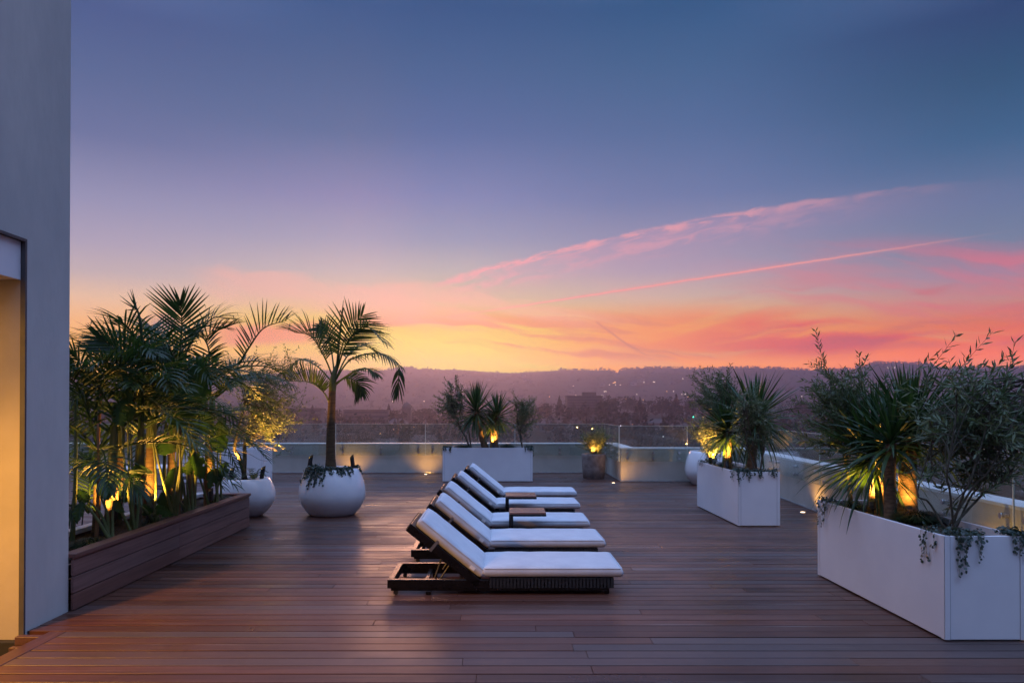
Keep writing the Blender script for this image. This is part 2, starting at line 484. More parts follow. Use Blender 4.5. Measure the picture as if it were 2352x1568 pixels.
M['cap'] = plain('parapet_cap', (0.62, 0.64, 0.66), (0.70, 0.71, 0.72), 3, 0.4, 0.5)
M['flash'] = plain('flashing_metal', (0.42, 0.44, 0.45), (0.55, 0.56, 0.57), 9, 0.35, 0.5, 0.6)
M['steel'] = plain('steel', (0.35, 0.35, 0.36), (0.45, 0.45, 0.46), 20, 0.3, 0.5, 0.9)
M['seam'] = plain('panel_seam', (0.36, 0.37, 0.40), (0.42, 0.43, 0.46), 9, 0.7)
M['white'] = plain('planter_paint', (0.70, 0.71, 0.74), (0.76, 0.77, 0.79), 2.2, 0.42, 0.5, 0, 0.04, 160, 0.001)
M['glaze'] = plain('pot_glaze', (0.72, 0.72, 0.74), (0.78, 0.78, 0.79), 5, 0.22, 0.5, 0, 0.03, 30, 0.002, coat=0.5)
M['concrete'] = plain('concrete', (0.16, 0.125, 0.11), (0.30, 0.25, 0.225), 7, 0.85, 0.2, 0, 0.35, 60, 0.004, detail=8)
M['soil'] = plain('soil', (0.035, 0.024, 0.016), (0.12, 0.085, 0.06), 60, 0.95, 0.1, 0, 0.9, 90, 0.012)
M['tile'] = plain('threshold_tile', (0.13, 0.11, 0.11), (0.19, 0.165, 0.16), 5, 0.6, 0.4, 0, 0.1, 40, 0.002)
M['espresso'] = plain('espresso_metal', (0.004, 0.003, 0.0025), (0.007, 0.005, 0.004), 14, 0.30, 0.28)
M['bar'] = plain('strut_metal', (0.12, 0.12, 0.125), (0.16, 0.16, 0.165), 14, 0.5, 0.5, 0.6)
M['black'] = plain('black_powdercoat', (0.012, 0.012, 0.013), (0.02, 0.02, 0.021), 10, 0.45)
M['tagcloth'] = plain('tag_cloth', (0.8, 0.8, 0.8), (0.86, 0.86, 0.86), 40, 0.8)
M['strap'] = plain('strap_cloth', (0.10, 0.10, 0.11), (0.14, 0.14, 0.15), 40, 0.8)

def fabric():
    m, t, out = newmat('cushion_fabric')
    co = coords(t)
    w1 = t.n('ShaderNodeTexWave', wave_type='BANDS', bands_direction='X'); w1.inputs['Scale'].default_value = 260
    w2 = t.n('ShaderNodeTexWave', wave_type='BANDS', bands_direction='Y'); w2.inputs['Scale'].default_value = 260
    t.put(w1.inputs[0], co); t.put(w2.inputs[0], co)
    big = t.noise(co, 5.0, 4, 0.6)
    col = t.mix(t.step(big, 0.3, 0.7), (0.47, 0.49, 0.53), (0.54, 0.56, 0.59))
    h = t.m('ADD', t.m('MULTIPLY', t.m('ADD', w1.outputs['Fac'], w2.outputs['Fac']), 0.04), big)
    p = pbr(t, out, col, 0.85, 0.2, 0, h, 0.35, 0.012)
    p.inputs['Sheen Weight'].default_value = 0.15
    return m
M['fabric'] = fabric()

def wicker():
    m, t, out = newmat('dark_wicker')
    co = coords(t)
    w = t.n('ShaderNodeTexWave', wave_type='BANDS', bands_direction='Z'); w.inputs['Scale'].default_value = 30
    t.put(w.inputs[0], co)
    col = t.mix(t.noise(co, 40, 3), (0.006, 0.0045, 0.0035), (0.017, 0.013, 0.010))
    pbr(t, out, col, 0.5, 0.45, 0, w.outputs['Fac'], 0.6, 0.004)
    return m
M['wicker'] = wicker()

def glass():
    m, t, out = newmat('railing_glass')
    g = t.n('ShaderNodeNewGeometry')
    dt = t.n('ShaderNodeVectorMath', operation='DOT_PRODUCT')
    t.put(dt.inputs[0], g.outputs['Incoming']); t.put(dt.inputs[1], g.outputs['Normal'])
    graze = t.m('SUBTRACT', 1.0, t.m('ABSOLUTE', dt.outputs['Value']))
    frs = t.m('ADD', 0.05, t.m('MULTIPLY', t.m('POWER', graze, 5.0), 0.8))
    tr = t.n('ShaderNodeBsdfTransparent'); tr.inputs[0].default_value = (0.88, 0.925, 0.895, 1)
    gl = t.n('ShaderNodeBsdfGlossy'); gl.inputs['Roughness'].default_value = 0.0
    gl.inputs[0].default_value = (0.95, 0.97, 0.96, 1)
    df = t.n('ShaderNodeBsdfDiffuse'); df.inputs[0].default_value = (0.6, 0.6, 0.6, 1)
    mx = t.n('ShaderNodeMixShader')
    t.put(mx.inputs[0], frs)
    t.t.links.new(tr.outputs[0], mx.inputs[1]); t.t.links.new(gl.outputs[0], mx.inputs[2])
    m2 = t.n('ShaderNodeMixShader')      # faint uneven pale film
    t.put(m2.inputs[0], t.step(t.noise(coords(t), 3.0, 5, 0.7), 0.35, 0.75, 0.035, 0.08))
    t.t.links.new(mx.outputs[0], m2.inputs[1]); t.t.links.new(df.outputs[0], m2.inputs[2])
    t.t.links.new(m2.outputs[0], out.inputs[0])
    return m
M['glass'] = glass()
M['glass_edge'] = plain('glass_edge', (0.42, 0.52, 0.49), (0.5, 0.6, 0.57), 5, 0.25)

M['palm'] = leafmat('palm_leaf', (0.013, 0.038, 0.014), (0.032, 0.082, 0.022), (0.07, 0.13, 0.034), 0.34)
M['bird'] = leafmat('paddle_leaf', (0.022, 0.07, 0.022), (0.035, 0.10, 0.03), (0.07, 0.14, 0.035), 0.4)
M['yucca'] = leafmat('sword_leaf', (0.018, 0.05, 0.018), (0.036, 0.085, 0.026), (0.07, 0.125, 0.04), 0.25)
M['olive'] = leafmat('olive_leaf', (0.055, 0.09, 0.04), (0.13, 0.18, 0.085), (0.28, 0.32, 0.21), 0.25)
M['grass'] = leafmat('mondo_leaf', (0.012, 0.03, 0.009), (0.022, 0.05, 0.013), (0.04, 0.07, 0.02), 0.2)
M['trail'] = leafmat('silver_leaf', (0.03, 0.055, 0.045), (0.055, 0.085, 0.07), (0.09, 0.125, 0.105), 0.2)
M['fern'] = leafmat('fern_leaf', (0.03, 0.06, 0.02), (0.05, 0.09, 0.03), (0.08, 0.12, 0.04), 0.3)
M['bark'] = plain('olive_bark', (0.055, 0.05, 0.035), (0.12, 0.11, 0.08), 30, 0.9, 0.2, 0, 0.5, 60, 0.004, (1, 1, 0.25))
M['yuccabark'] = plain('yucca_bark', (0.12, 0.08, 0.05), (0.26, 0.18, 0.11), 14, 0.9, 0.2, 0, 0.8, 40, 0.01, (1, 1, 4))
M['palmbark'] = plain('palm_bark', (0.055, 0.036, 0.018), (0.11, 0.075, 0.036), 8, 0.75, 0.3, 0, 0.4, 12, 0.006, (1, 1, 6))
M['shaft'] = plain('palm_crownshaft', (0.05, 0.075, 0.022), (0.09, 0.105, 0.035), 9, 0.5, 0.4, 0, 0.2, 20, 0.003, (3, 3, 0.4))
M['stalk'] = plain('stalk_green', (0.08, 0.12, 0.035), (0.15, 0.17, 0.06), 9, 0.5, 0.4)
M['dry'] = plain('dry_sheath', (0.22, 0.11, 0.05), (0.32, 0.17, 0.08), 12, 0.8, 0.2, 0, 0.4, 30, 0.004, (3, 3, 0.5))

# ================================================================== SETTING
def cx_wall(Y):                       # inner face of the right-hand parapet, slightly skew to the deck
    return 4.62 + 0.07 * (Y - 6.4)
YA, YB, XR = 17.9, 15.8, 2.73         # far parapet, right far parapet, the return between them
R = random.Random(5)

# deck: boards laid across the view
mb = MB()
PITCHB, GAP = 0.139, 0.013
y = -1.6
row = 0
while y < YA - 0.02:
    y1 = min(y + PITCHB - GAP, YA - 0.005)
    xr = min(cx_wall(y), XR if y > YB else 9) + 0.02
    xl = -3.08 if y < 5.13 else (-3.372 if y < 5.69 else -11.0)
    x = xl - (0 if y < 5.7 else R.uniform(0, 2.5))
    while x < xr:
        L = R.uniform(2.2, 4.6)
        x1 = min(x + L, xr)
        if xr - x1 < 0.5: x1 = xr
        dzz = R.uniform(-0.0012, 0.0012)
        mb.rbox(max(x, xl), x1 - 0.003, y, y1, -0.028, dzz, 0.0012)
        x = x1
    y += PITCHB; row += 1
struct(mb.build('deck', M['deck']))
mb = MB(); mb.rbox(-3.2, -3.083, -1.6, 5.19, -0.03, 0.003, 0.003)
mb.rbox(-3.372, -3.203, 5.07, 5.127, -0.06, 0.0, 0.003)
struct(mb.build('deck_border', M['border']))
mb = MB()
def prism(mb, poly, z0, z1):
    n = len(poly)
    mb.add([(p[0], p[1], z0) for p in poly] + [(p[0], p[1], z1) for p in poly],
           [tuple(range(n - 1, -1, -1)), tuple(range(n, 2 * n))] + [(i, (i + 1) % n, n + (i + 1) % n, n + i) for i in range(n)])
prism(mb, [(-12, 5.10), (-3.205, 5.10), (-3.205, -6), (cx_wall(-6) + .3, -6), (cx_wall(YB) + .3, YB + .3), (XR + .3, YB + .3), (XR + .3, YA + .3), (-12, YA + .3)], -38, -0.05)
struct(mb.build('deck_slab', M['dark']))
mb = MB(); mb.box(-9, -3.207, -6, 5.095, -0.6, -0.15)
struct(mb.build('threshold_floor', M['tile']))
mb = MB()
for k in range(2):
    mb.rbox(-3.38, -3.203, 5.02, 5.065, -0.15 + 0.05 * k, -0.108 + 0.05 * k, 0.003)
struct(mb.build('deck_step', M['border']))

# building at the left: tall plaster fin, lintel over the entrance, lined recess
bld = thing('building', 'tall grey plaster building wall with a warm lit entrance recess', 'building', (-3.375, 5.2, 0))
mb = MB()
LP = [(5.71, -.15), (5.71, 9.5), (-6.0, 9.5), (-6.0, -.15), (1.5, -.15), (1.5, 2.813), (5.19, 2.813), (5.19, -.15)]
n = len(LP)
mb.add([(-3.375, a_, b_) for a_, b_ in LP] + [(-9.0, a_, b_) for a_, b_ in LP],
       [(0, 1, 6, 7), (1, 2, 5, 6), (2, 3, 4, 5), (n, n + 7, n + 6, n + 1), (n + 1, n + 6, n + 5, n + 2), (n + 2, n + 5, n + 4, n + 3)] + [(i, n + i, n + (i + 1) % n, (i + 1) % n) for i in range(n)])
mb.build('wall', M['plaster'], bld)
mb = MB(); mb.box(-3.9, -3.405, 1.503, 5.166, 2.517, 2.79)
mb.build('lintel', M['lintel'], bld)
mb = MB()
mb.box(-3.9, -3.372, 1.503, 5.187, 2.792, 2.812)
mb.box(-3.408, -3.372, 5.168, 5.187, -0.148, 2.79)
mb.build('door_trim', M['trim'], bld)
mb = MB()
mb.box(-8.5, -3.409, 5.172, 5.187, -0.148, 2.515)
mb.box(-8.5, -3.41, 1.503, 5.170, 2.518, 2.60) if False else None
mb.box(-8.5, -3.902, 1.503, 5.170, 2.517, 2.60)
mb.box(-8.6, -8.502, 1.503, 5.187, -0.148, 2.60)
mb.build('recess_lining', M['warm_plaster'], bld)
lamp_glow = emit('lamp_glow', lin((255, 196, 110)), 6.0)
LX, LY = -4.1, 3.1
lt = thing('ceiling_light', 'warm round ceiling light inside the entrance recess', 'ceiling light', (LX, LY, 2.517))
mb = MB(); mb.lathe([(0.1, -0.02), (0.1, 0.0)], (LX, LY, 2.517), 24); mb.build('rim', M['steel'], lt, True)
mb = MB(); mb.disc((LX, LY, 2.501), 0.095); mb.build('diffuser', lamp_glow, lt)
def spot(parent, loc, target, watts, angle, blend=0.6, col=(255, 186, 92), size=0.03, name='lamp'):
    d = bpy.data.lights.new(name, 'SPOT')
    d.energy = watts; d.color = lin(col); d.spot_size = rad(angle); d.spot_blend = blend; d.shadow_soft_size = size
    o = bpy.data.objects.new(name, d); COL.objects.link(o)
    o.parent = parent
    o.location = Vector(loc) - world_loc(parent)
    o.rotation_euler = (Vector(target) - Vector(loc)).to_track_quat('-Z', 'Y').to_euler()
    return o
spot(lt, (LX, LY, 2.49), (-2.9, 4.3, 0), 1150, 96, 0.85, (255, 178, 66), 0.09)

recess_fill = thing('ceiling_light', 'unseen warm light added deeper inside the entrance recess to even out its wall', 'ceiling light', (-5.0, 3.9, 2.517))  # second lamp, out of view, added to spread light over the recess wall
mb = MB(); mb.lathe([(0.1, -0.02), (0.1, 0.0)], (-5.0, 3.9, 2.517), 24); mb.build('rim', M['steel'], recess_fill, True)
mb = MB(); mb.disc((-5.0, 3.9, 2.501), 0.095); mb.build('diffuser', lamp_glow, recess_fill)
spot(recess_fill, (-5.0, 3.9, 2.49), (-4.9, 4.2, 0), 300, 176, 0.35, (255, 178, 66), 0.09)

# parapets with caps and flashing
def parapet(label, quad, facing):
    """quad: inner start, inner end, outer end, outer start (xy)"""
    a, b, c, d = [Vector((*p, 0)) for p in quad]
    t = thing('parapet_wall', label, 'parapet', (a + b) / 2)
    mb = MB(); prism(mb, quad, -0.04, 0.70); mb.build('wall', M['parapet'], t)
    n = (a - d).normalized() * 0.012; e = Vector((0, 0, 0))
    q = [a + n, b + n, c - n, d - n]
    mb = MB(); prism(mb, [(p.x, p.y) for p in q], 0.702, 0.732); mb.build('cap', M['cap'], t)
    mb = MB(); nn = (a - d).normalized()
    q = [a + nn * 0.03, b + nn * 0.03, b + nn * 0.002, a + nn * 0.002]
    prism(mb, [(p.x, p.y) for p in q], 0.003, 0.022); mb.build('flashing', M['flash'], t)
    return t
th = 0.3
parapet('long low cream parapet across the far end of the deck', [(-11, YA), (XR, YA), (XR + th, YA + th), (-11, YA + th)], 0)
parapet('short parapet return beside the brown concrete pot', [(XR, YA - 0.002), (XR, YB), (XR + th, YB + th), (XR + th, YA + th - 0.01)], 0)
parapet('low cream parapet between the deck corner and the white globe pot', [(XR, YB), (cx_wall(YB), YB), (cx_wall(YB) + th, YB + th), (XR + th, YB + th)], 0)
parapet('low cream parapet running along the right side of the deck', [(cx_wall(YB), YB - 0.002), (cx_wall(-5), -5), (cx_wall(-5) + th, -5), (cx_wall(YB) + th, YB + th - 0.01)], 0)

# glass railing panels on stand-off bolts
def glass_panel(p0, p1, n, label):
    p0, p1, n = Vector((*p0, 0)), Vector((*p1, 0)), Vector((*n, 0)).normalized()
    d = (p1 - p0).normalized(); L = (p1 - p0).length
    mid = (p0 + p1) / 2
    t = thing('glass_panel', label, 'glass panel', mid + n * 0.06, 'frameless glass railing panels')
    rot = Matrix(((d.x, n.x, 0), (d.y, n.y, 0), (0, 0, 1))).to_4x4()
    T = Matrix.Translation(mid) @ rot
    mb = MB(); mb.box(-L / 2 + 0.006, L / 2 - 0.006, 0.055, 0.067, 0.44, 1.21, T)
    mb.build('pane', M['glass'], t)
    mb = MB()
    for s in (-1, 1):
        mb.box(s * (L / 2 - 0.003) - 0.0028, s * (L / 2 - 0.003) + 0.0028, 0.0552, 0.0668, 0.44, 1.21, T)
    mb.box(-L / 2 + 0.006, L / 2 - 0.006, 0.0552, 0.0668, 1.2105, 1.217, T)
    mb.build('polished_edge', M['glass_edge'], t)
    for s in (-L / 2 + 0.17, 0.0, L / 2 - 0.17):
        for z in (0.505, 0.63):
            mb = MB()
            a = T @ Vector((s, 0.002, z)); 
            mb.tube([a, a + n * 0.052], 0.024, 14)
            mb.tube([a + n * 0.068, a + n * 0.077], 0.027, 14)
            mb.build('standoff', M['steel'], t, True)
    return t
xs = [XR - 0.06 - 2.21 * k for k in range(0, 7)]
nm = ['last panel of the far glass railing, ending at the deck corner', 'far glass panel behind the planter of yuccas', 'far glass panel between the palm and the yucca planter',
      'far glass panel behind the palm trunk', 'far glass panel behind the lit olive tree', 'far glass panel behind the left end of the palm planter']
for k in range(6):
    glass_panel((xs[k + 1], YA), (xs[k], YA), (0, -1), nm[k])
glass_panel((XR, YA - 0.07), (XR, YB - 0.06), (-1, 0), 'narrow glass panel on the parapet return beside the concrete pot')
glass_panel((XR - 0.05, YB), (XR + 1.42, YB), (0, -1), 'glass panel between the deck corner and the globe pot')
glass_panel((XR + 1.43, YB), (cx_wall(YB) - 0.06, YB), (0, -1), 'glass panel behind the white globe pot by the railing corner')
yc = [15.68, 13.15, 10.9, 8.64, 6.37, 4.12, 1.87]
nmc = ['right side glass panel nearest the far corner', 'right side glass panel behind the middle white planter', 'right side glass panel between the two white planters',
       'right side glass panel behind the far olive of the near planter', 'right side glass panel behind the near olive tree', 'right side glass panel at the edge of the picture']
nC = Vector((-1, 0.07)).normalized()
for k in range(6):
    glass_panel((cx_wall(yc[k]), yc[k]), (cx_wall(yc[k + 1]), yc[k + 1]), (-1, 0.07), nmc[k])

# ------------------------------------------------------------------ land, hills, town
RIDGE = [(-900, 846), (0, 858), (180, 862), (400, 866), (560, 862), (643, 858), (718, 852.6), (868, 851.6), (892, 849), (924, 842.3), (943, 842.3), (962, 848.3),
 (982, 845), (990, 848), (1010, 848.9), (1052, 849), (1148, 856.6), (1191, 857), (1230, 854.6), (1290, 850.5), (1379, 851), (1400, 850), (1416, 857), (1432, 849),
 (1488, 846), (1539, 846), (1591, 848), (1650, 846), (1736, 845), (1800, 847.5), (1874, 851), (1960, 848), (1991, 839), (2006, 835), (2064, 834.5), (2134, 837.5), (2161, 847),
 (2240, 845), (2328, 848), (2352, 842), (2600, 838), (3600, 850)]
def interp(tab, x):
    if x <= tab[0][0]: return tab[0][1]
    for (a, b), (c, d) in zip(tab, tab[1:]):
        if x <= c:
            return b + (d - b) * (x - a) / (c - a)
    return tab[-1][1]
RR = 2600.0
BASE = [(0, -42), (250, -40), (350, -31), (450, -23), (600, -15), (800, -9), (1100, -5), (9000, -5)]
def ground_z(x, y):
    r = math.hypot(x, y)
    a = math.atan2(x, y)
    if abs(a) < 1.2:
        px = CX + FPX * math.tan(a)
        rz = EYE + (CY - interp(RIDGE, px)) / FPX * RR * math.cos(a)
        f = 1 - max(0, (abs(a) - 0.8) / 0.4)
        rz = rz * f + 90 * (1 - f)
    else:
        px = 5000 * (1 if a > 0 else -1); rz = 90
    z = interp(BASE, r)
    z += 7 * math.exp(-((px - 1400) / 160.0) ** 2) * math.exp(-((r - 720) / 220.0) ** 2)
    if r > 1100:
        t = min(1, (r - 1100) / (RR - 1100))
        s = t * t * (3 - 2 * t)
        z += (rz + 5) * (0.65 * s + 0.35 * t)
        n = noise.noise(Vector((x / 420, y / 420, 3.0))) + 0.5 * noise.noise(Vector((x / 170, y / 170, 8.0)))
        z += n * 26 * t * (1 - t) * 2
        if r > RR:
            z -= (r - RR) * 0.25
    else:
        z += noise.noise(Vector((x / 120, y / 120, 1.0))) * 1.5 * min(1, r / 400)
    return z
def landmat():
    m, t, out = newmat('hillside')
    co = coords(t)
    f = t.step(t.noise(co, 0.012, 8, 0.65), 0.35, 0.65)
    c = t.mix(f, (0.008, 0.011, 0.006), (0.02, 0.021, 0.014))
    g = t.step(t.noise(co, 0.05, 5, 0.7), 0.55, 0.75)
    c = t.mix(t.m('MULTIPLY', g, 0.5), c, (0.045, 0.038, 0.033))
    pbr(t, out, c, 0.95, 0.05)
    return m
mb = MB()
rs = [40, 90, 150, 220, 290, 350, 410, 470, 540, 620, 700, 800, 900, 1000, 1100] + [1100 + 37.5 * k for k in range(1, 41)] + [2630, 2660, 2690, 2710]
azs = []
a = -math.pi
while a < math.pi - 1e-6:
    azs.append(a)
    a += rad(0.3) if -0.72 < a < 0.78 else rad(4.0)
na = len(azs)
vs = [(0, 0, -42.0)]
for r in rs:
    for a in azs:
        x, yy = r * math.sin(a), r * math.cos(a)
        vs.append((x, yy, ground_z(x, yy)))
fs = [(0, 1 + (j + 1) % na, 1 + j) for j in range(na)]
for i in range(len(rs) - 1):
    for j in range(na):
        k = (j + 1) % na
        fs.append((1 + i * na + j, 1 + i * na + k, 1 + (i + 1) * na + k, 1 + (i + 1) * na + j))
mb.add(vs, fs)
struct(mb.build('hills', landmat(), None, True))

def hit(px, py, rmin=300):
    """where a sight line over the rail meets the land"""
    u, w = (px - CX) / FPX, (CY - py) / FPX
    Y = rmin
    while Y < 3000:
        x = u * Y
        if ground_z(x, Y) >= EYE + w * Y:
            return Vector((x, Y, ground_z(x, Y)))
        Y += 4
    return None
M['farleaf'] = leafmat('far_tree_leaf', (0.006, 0.010, 0.005), (0.009, 0.014, 0.006), (0.014, 0.02, 0.009), 0.05, 0.9, 0.0)
M['farbark'] = plain('far_bark', (0.03, 0.022, 0.018), (0.05, 0.04, 0.03), 3, 0.9)
def crown_cards(mb, c, rx, rz, n, s, rnd, cone=False):
    for _ in range(n):
        while True:
            p = Vector((rnd.uniform(-1, 1), rnd.uniform(-1, 1), rnd.uniform(-1, 1)))
            if p.length <= 1 and (p.length > 0.35): break
        if cone:
            k = (1 - p.z) / 2
            p.x *= k * 1.1; p.y *= k * 1.1
        q = Vector((c[0] + p.x * rx, c[1] + p.y * rx, c[2] + p.z * rz))
        a = Vector((rnd.gauss(0, 1), rnd.gauss(0, 1), rnd.gauss(0, 0.6))).normalized()
        b = a.orthogonal().normalized()
        w = s * rnd.uniform(0.6, 1.3)
        mb.add([q - a * w, q - b * w * 0.7, q + a * w, q + b * w * 0.7], [(0, 1, 2, 3)])
MIDSKY = [(-400, 938), (600, 941), (690, 937), (740, 940), (860, 942), (905, 941), (930, 931), (960, 938), (1000, 937), (1060, 940), (1180, 936), (1235, 932), (1262, 917),
 (1285, 911), (1300, 916), (1388, 914), (1405, 909), (1440, 904), (1458, 913), (1475, 917), (1495, 908), (1515, 904), (1540, 908), (1560, 912), (1585, 907), (1610, 914),
 (1660, 912), (1720, 916), (1800, 914), (1870, 921), (1990, 925), (2352, 918), (3000, 925)]
R = random.Random(11)
# the wood in the town below, one mass of crowns
mb = MB()
for i in range(1500):
    px = R.uniform(-100, 2600)
    Y = R.uniform(380, 980)
    x = (px - CX) * Y / FPX
    g = ground_z(x, Y)
    top = EYE + (CY - interp(MIDSKY, px) + R.gauss(-3, 4)) / FPX * Y
    h = min(top - g, R.uniform(9, 20))
    if h < 4: continue
    w = h * R.uniform(0.22, 0.36)
    crown_cards(mb, (x, Y, g + h * 0.58), w, h * 0.46, 46, h * 0.085, R, R.random() < 0.25)
o = mb.build('town_woods', M['farleaf']); o['kind'] = 'stuff'; tag(o, 'dark hazy mass of trees in the town below the terrace', 'woods')
# scrub and trees over the hillside and along its crest
mb = MB()
for i in range(2600):
    a = R.uniform(-0.68, 0.72)
    r = R.uniform(1150, 2560)
    x, yy = r * math.sin(a), r * math.cos(a)
    h = R.uniform(4, 9)
    crown_cards(mb, (x, yy, ground_z(x, yy) + h * 0.3), h * 0.8, h * 0.5, 9, h * 0.3, R)
for i in range(900):
    px = R.uniform(1180, 2400) if i < 760 else R.uniform(600, 1200)
    a = math.atan((px - CX) / FPX)
    r = R.uniform(2560, 2610)
    x, yy = r * math.sin(a), r * math.cos(a)
    h = R.uniform(4, 11) if px > 1280 else R.uniform(2, 4)
    crown_cards(mb, (x, yy, ground_z(x, yy) + h * 0.42), h * R.uniform(.3, .55), h * 0.5, 16, h * 0.2, R)
o = mb.build('hillside_woods', M['farleaf']); o['kind'] = 'stuff'; tag(o, 'hazy scrub and trees covering the hills up to the crest', 'woods')

# single trees one can tell apart against the haze
def far_tree(kind, seed):
    rnd = random.Random(seed)
    t = thing('broad_tree' if kind == 'round' else 'conifer_tree', 'tree', 'tree')
    mb = MB(); mb.tube([(0, 0, -1), (0.02, 0, 0.25), (0.0, 0.02, 0.6)] if False else [(0, 0, -0.1), (0.01, 0, 0.2), (0, 0.01, 0.7)], [0.035, 0.025, 0.012], 6); mb.build('trunk', M['farbark'], t, True)
    mb = MB()
    if kind == 'round':
        for _ in range(9):
            q = Vector((rnd.gauss(0, .17), rnd.gauss(0, .17), 0.62 + rnd.gauss(0, .13)))
            crown_cards(mb, q, rnd.uniform(.14, .24), rnd.uniform(.12, .2), 60, 0.042, rnd)
    else:
        crown_cards(mb, (0, 0, 0.58), 0.26, 0.46, 380, 0.04, rnd, True)
    mb.build('crown', M['farleaf'], t)
    return t
protos = [far_tree('round', 1), far_tree('conifer', 2), far_tree('round', 3)]
first = [True, True, True]
def plant(k, px, ytop, Y, label, group, hmin=5):
    x = (px - CX) * Y / FPX
    g = ground_z(x, Y)
    h = max(hmin, EYE + (CY - ytop) / FPX * Y - g)
    if first[k]:
        o = protos[k]; first[k] = False
        o.location = (x, Y, g); o.scale = (h, h, h); o['label'] = label
    else:
        o = dup(protos[k], (x, Y, g), label, R.uniform(0, 6), h)
    o['group'] = group
G1, G2 = 'trees standing out of the town wood', 'trees standing on the crest of the hills'
for k, px, yt, Y, lb in [
    (2, 1405, 908, 690, 'broad dark tree just right of the flat-roofed tower block'), (0, 1440, 903, 720, 'rounded dark tree in the gap between the tower block and the palm-like yucca'),
    (1, 1285, 909, 680, 'pointed dark tree at the left shoulder of the tower block'), (0, 1250, 926, 660, 'low round tree left of the tower block'),
    (0, 1520, 903, 650, 'broad tree at the left end of the dark tree row'), (1, 1553, 905, 660, 'pointed tree in the middle of the dark tree row'),
    (2, 1588, 908, 640, 'dark tree at the right end of the tree row, by the middle planter'), (1, 718, 931, 600, 'pointed conifer left of the palm trunk'),
    (1, 893, 928, 610, 'tall pointed conifer right of the palm trunk'), (0, 975, 932, 620, 'round tree right of the domed building'),
    (0, 912, 936, 590, 'round tree left of the domed building'), (2, 1830, 913, 640, 'broad tree behind the railing between the right planters'),
    (1, 1470, 911, 700, 'pointed tree between two broad ones right of the tower block')]:
    plant(k, px, yt, Y, lb, G1)
for k, px, yt, lb in [
    (0, 1325, 844.5, 'broad dome-shaped tree on the hill crest above the tower block'), (0, 1360, 846.5, 'low spreading tree on the crest right of the dome-shaped one'),
    (2, 1380, 841.5, 'taller round tree on the crest before the dip in the hills'), (2, 1440, 843, 'first tree on the crest right of the dip'), (0, 1488, 840.5, 'tall tree on the crest right of the dip'),
    (2, 1540, 842, 'round tree on the crest left of the middle planter'), (1, 1566, 842, 'small pointed tree on the crest left of the middle planter'),
    (0, 2003, 831.5, 'tree at the left end of the knoll on the right'), (2, 2113, 828, 'tallest round tree on the knoll at the right'), (0, 2128, 829, 'right-hand one of the two round trees on the knoll'),
    (1, 1740, 841, 'pointed tree on the crest between the two right planters'), (2, 982, 842.5, 'lone little tree on the peak right of the potted palm')]:
    a = math.atan((px - CX) / FPX)
    plant(k, px, yt, 2590 * math.cos(a), lb, G2, 6)

# buildings in the town
M['farwall'] = plain('far_wall', (0.04, 0.035, 0.033), (0.06, 0.05, 0.047), 0.2, 0.8)
M['farroof'] = plain('far_roof', (0.025, 0.022, 0.022), (0.04, 0.035, 0.032), 0.2, 0.8)
M['farpale'] = plain('far_pale_wall', (0.15, 0.14, 0.14), (0.2, 0.19, 0.18), 0.2, 0.8)
M['farglass'] = plain('far_window', (0.02, 0.02, 0.025), (0.035, 0.035, 0.045), 0.2, 0.2)
def block(name, label, px0, px1, ytop, Y, depth, storeys, extra=None):
    x0, x1 = (px0 - CX) * Y / FPX, (px1 - CX) * Y / FPX
    zt = EYE + (CY - ytop) / FPX * Y
    g = min(ground_z(x0, Y), ground_z(x1, Y)) - 2
    t = thing(name, label, 'building', ((x0 + x1) / 2, Y, g))
    mb = MB(); mb.box(x0, x1, Y, Y + depth, g, zt - 0.6); mb.build('wall', M['farwall'], t)
    mb = MB(); mb.box(x0 - .4, x1 + .4, Y - .4, Y + depth + .4, zt - 0.597, zt)
    rf = mb.build('roof', M['farroof'], t)
    hgt = (zt - g - 3) / storeys
    for s in range(storeys):
        mb = MB()
        z = g + 2.5 + s * hgt
        mb.box(x0 + 0.8, x1 - 0.8, Y - 0.08, Y + 0.1, z + hgt * .3, z + hgt * .72)
        mb.build('window_band', M['farglass'], t)
    if extra:
        e0, e1, yt = extra
        mb = MB(); mb.box((e0 - CX) * Y / FPX, (e1 - CX) * Y / FPX, Y + depth * .25, Y + depth * .75, zt + 0.003, EYE + (CY - yt) / FPX * Y)
        mb.build('plant_room', M['farwall'], t)
    return t
block('tower_block', 'flat-roofed dark tower block with a raised plant room', 1302, 1384, 908, 700, 18, 8, (1340, 1371, 900))
block('apartment_block', 'long low flat-roofed block seen right of the palm trunk', 789, 892, 940.5, 600, 14, 4)
block('office_block', 'small flat-roofed block left of the palm trunk', 660, 737, 937, 640, 14, 4)
Y = 600.0; xd = (934.5 - CX) * Y / FPX
t = thing('domed_building', 'small dark building with a domed roof and finial', 'building', (xd, Y, -17))
mb = MB(); mb.box(xd - 3.6, xd + 3.6, Y - 3.6, Y + 3.6, -17, EYE); mb.build('wall', M['farwall'], t)
mb = MB(); mb.lathe([(4.3, 0.0), (4.2, 0.8), (3.5, 2.4), (2.2, 3.8), (0.4, 4.7), (0.15, 5.0), (0.12, 6.0), (0.01, 6.1)], (xd, Y, EYE), 16); mb.build('roof', M['farroof'], t, True)

